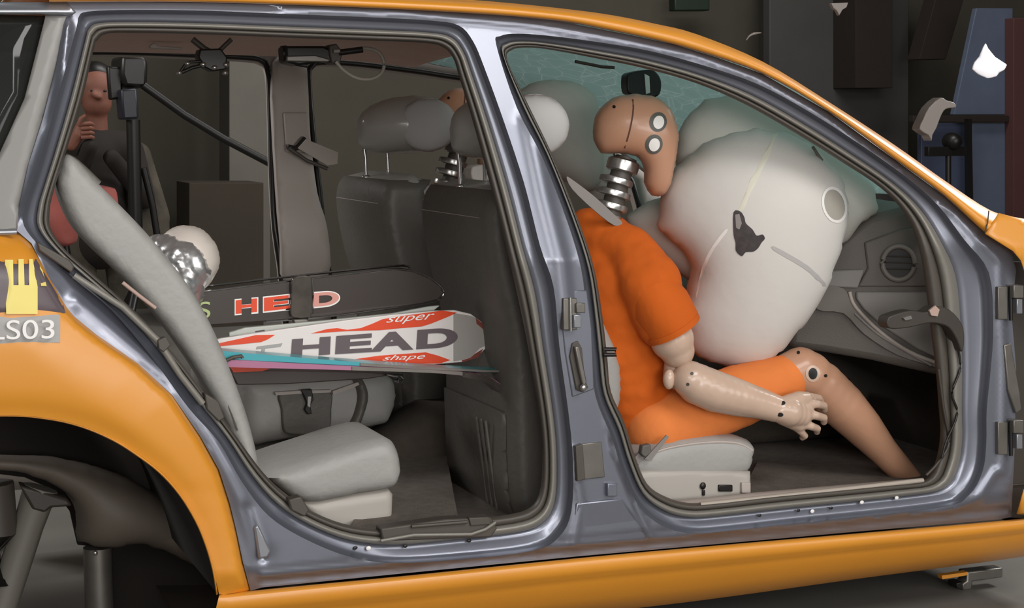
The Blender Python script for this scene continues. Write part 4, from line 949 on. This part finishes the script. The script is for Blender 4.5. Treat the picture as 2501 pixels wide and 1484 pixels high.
slab('sign_board', [(1648,-20),(1734,-20),(1734,26),(1648,26)], 7.7, 7.8, mat('dim_green', (26, 40, 28), .5), t, bev=.01)
t = thing('cable_duct', 'dark wall duct rising behind the roofline', 'duct', P(1850, 0, 7.7))
slab('duct_board', [(1872,-150),(1925,-150),(1925,520),(1872,520)], 7.7, 7.8, D('duct', (58, 54, 44)), t, bev=.01)

# flying debris
t = thing('white_shard', 'bright white curved plastic shard flying at upper right', 'debris', P(2415, 150, -.2))
o = inflate('shard', [(2407,97),(2414,118),(2430,138),(2450,150),(2464,158),(2456,172),(2440,178),(2436,188),(2412,195),(2385,182),(2370,168),(2378,150),(2390,138),(2400,112)], -.2, .006, mat('white_plastic', (246, 244, 248), .3, 0, .2), t, facing=True)
t = thing('grey_shard', 'grey bent trim shard flying above the orange front pillar', 'debris', P(2290, 290, -.2))
slab('shard', cr2([(2298,238),(2312,245),(2330,250),(2336,262),(2318,264),(2306,270),(2296,290),(2288,312),(2278,330),(2276,345),(2268,330),(2246,316),(2256,290),(2270,262)], 2), -.2, -.17, mat('grey_debris', (110, 102, 96), .4), t, bev=.003)
t = thing('thin_shard', 'thin curved pale sliver flying above the roofline', 'debris', P(1840, 85, -.2))
ptube('shard', [(1823,98),(1830,88),(1842,82),(1859,80)], -.2, [.001, .002, .003, .001], mat('grey_debris', (110, 102, 96)), t, smoothn=4)
t = thing('small_shard', 'small ragged pale fragment at the top edge', 'debris', P(2050, 15, -.2))
slab('shard', [(2030,8),(2072,6),(2068,18),(2058,24),(2050,38),(2044,26),(2036,20)], -.2, -.19, mat('grey_debris', (110, 102, 96)), t, bev=.001)

# under the wheel arch: tank, post, suspension arm
t = thing('fuel_tank', 'brown-grey moulded tank showing in the wheel arch', 'tank', P(270, 1330, .5))
inflate('tank_shell', cr2([(-60,1150),(0,1155),(60,1168),(130,1195),(160,1215),(172,1250),(178,1320),(195,1335),(280,1338),(340,1334),(420,1365),(500,1400),(530,1360),(500,1290),(430,1220),(320,1155),(170,1110),(0,1095),(-60,1095)], 3), .62, .12, mat('tank_plastic', (100, 90, 80), .6, 0, 0, .08, 5), t, facing=False, smooth=6)
t = thing('support_post', 'round pale steel post under the tank', 'post', (P(238,1400,.62).x, .62, 0))
a = P(238, 1335, .62); tube('post', [a, Vector((a.x, a.y, 0))], .033, DSTEEL, t, n=24); ell('post_bolt', P(233,1350,.585), (.006, .004, .006), STEEL, t, n=10)
t = thing('suspension_arm', 'slanted dark suspension strut left in the wheel arch', 'strut', P(60, 1350, .6))
ptube('strut', [(100,1190),(70,1280),(30,1400),(-10,1520)], .6, [.04, .035, .036, .036], mat('strut_grey', (112, 108, 100), .5), t)
slab('strut_bracket', [(48,1185),(120,1205),(165,1218),(178,1236),(125,1240),(110,1252),(80,1245)], .56, .62, DARKPL, t, bev=.006)
ptube('strut', [(-20,1180),(-10,1300),(-20,1420)], .6, .05, DARKRUB, t)
# sled parts lower right
t = thing('sled_bracket', 'grey steel bracket below the sill, lower right', 'bracket', P(2370, 1420, .4))
slab('plate', [(2362,1396),(2450,1386),(2450,1410),(2376,1420),(2374,1440),(2352,1442),(2350,1425),(2362,1418)], .3, .34, DSTEEL, t, bev=.004)
slab('clip', [(2336,1424),(2352,1420),(2352,1440),(2338,1436)], .29, .33, BLACK, t, bev=.002)
slab('orange_tab', [(2300,1405),(2364,1396),(2362,1404),(2302,1414)], .28, .3, ORANGE, t)
t = thing('sled_rail', 'long dark rail lying on the floor beneath the car', 'rail', (P(1900,1450,.9).x, .9, 0))
box('rail_beam', (P(1900,1450,.9).x, .9, .06), (2.2, .1, .12), DARKPL, t)
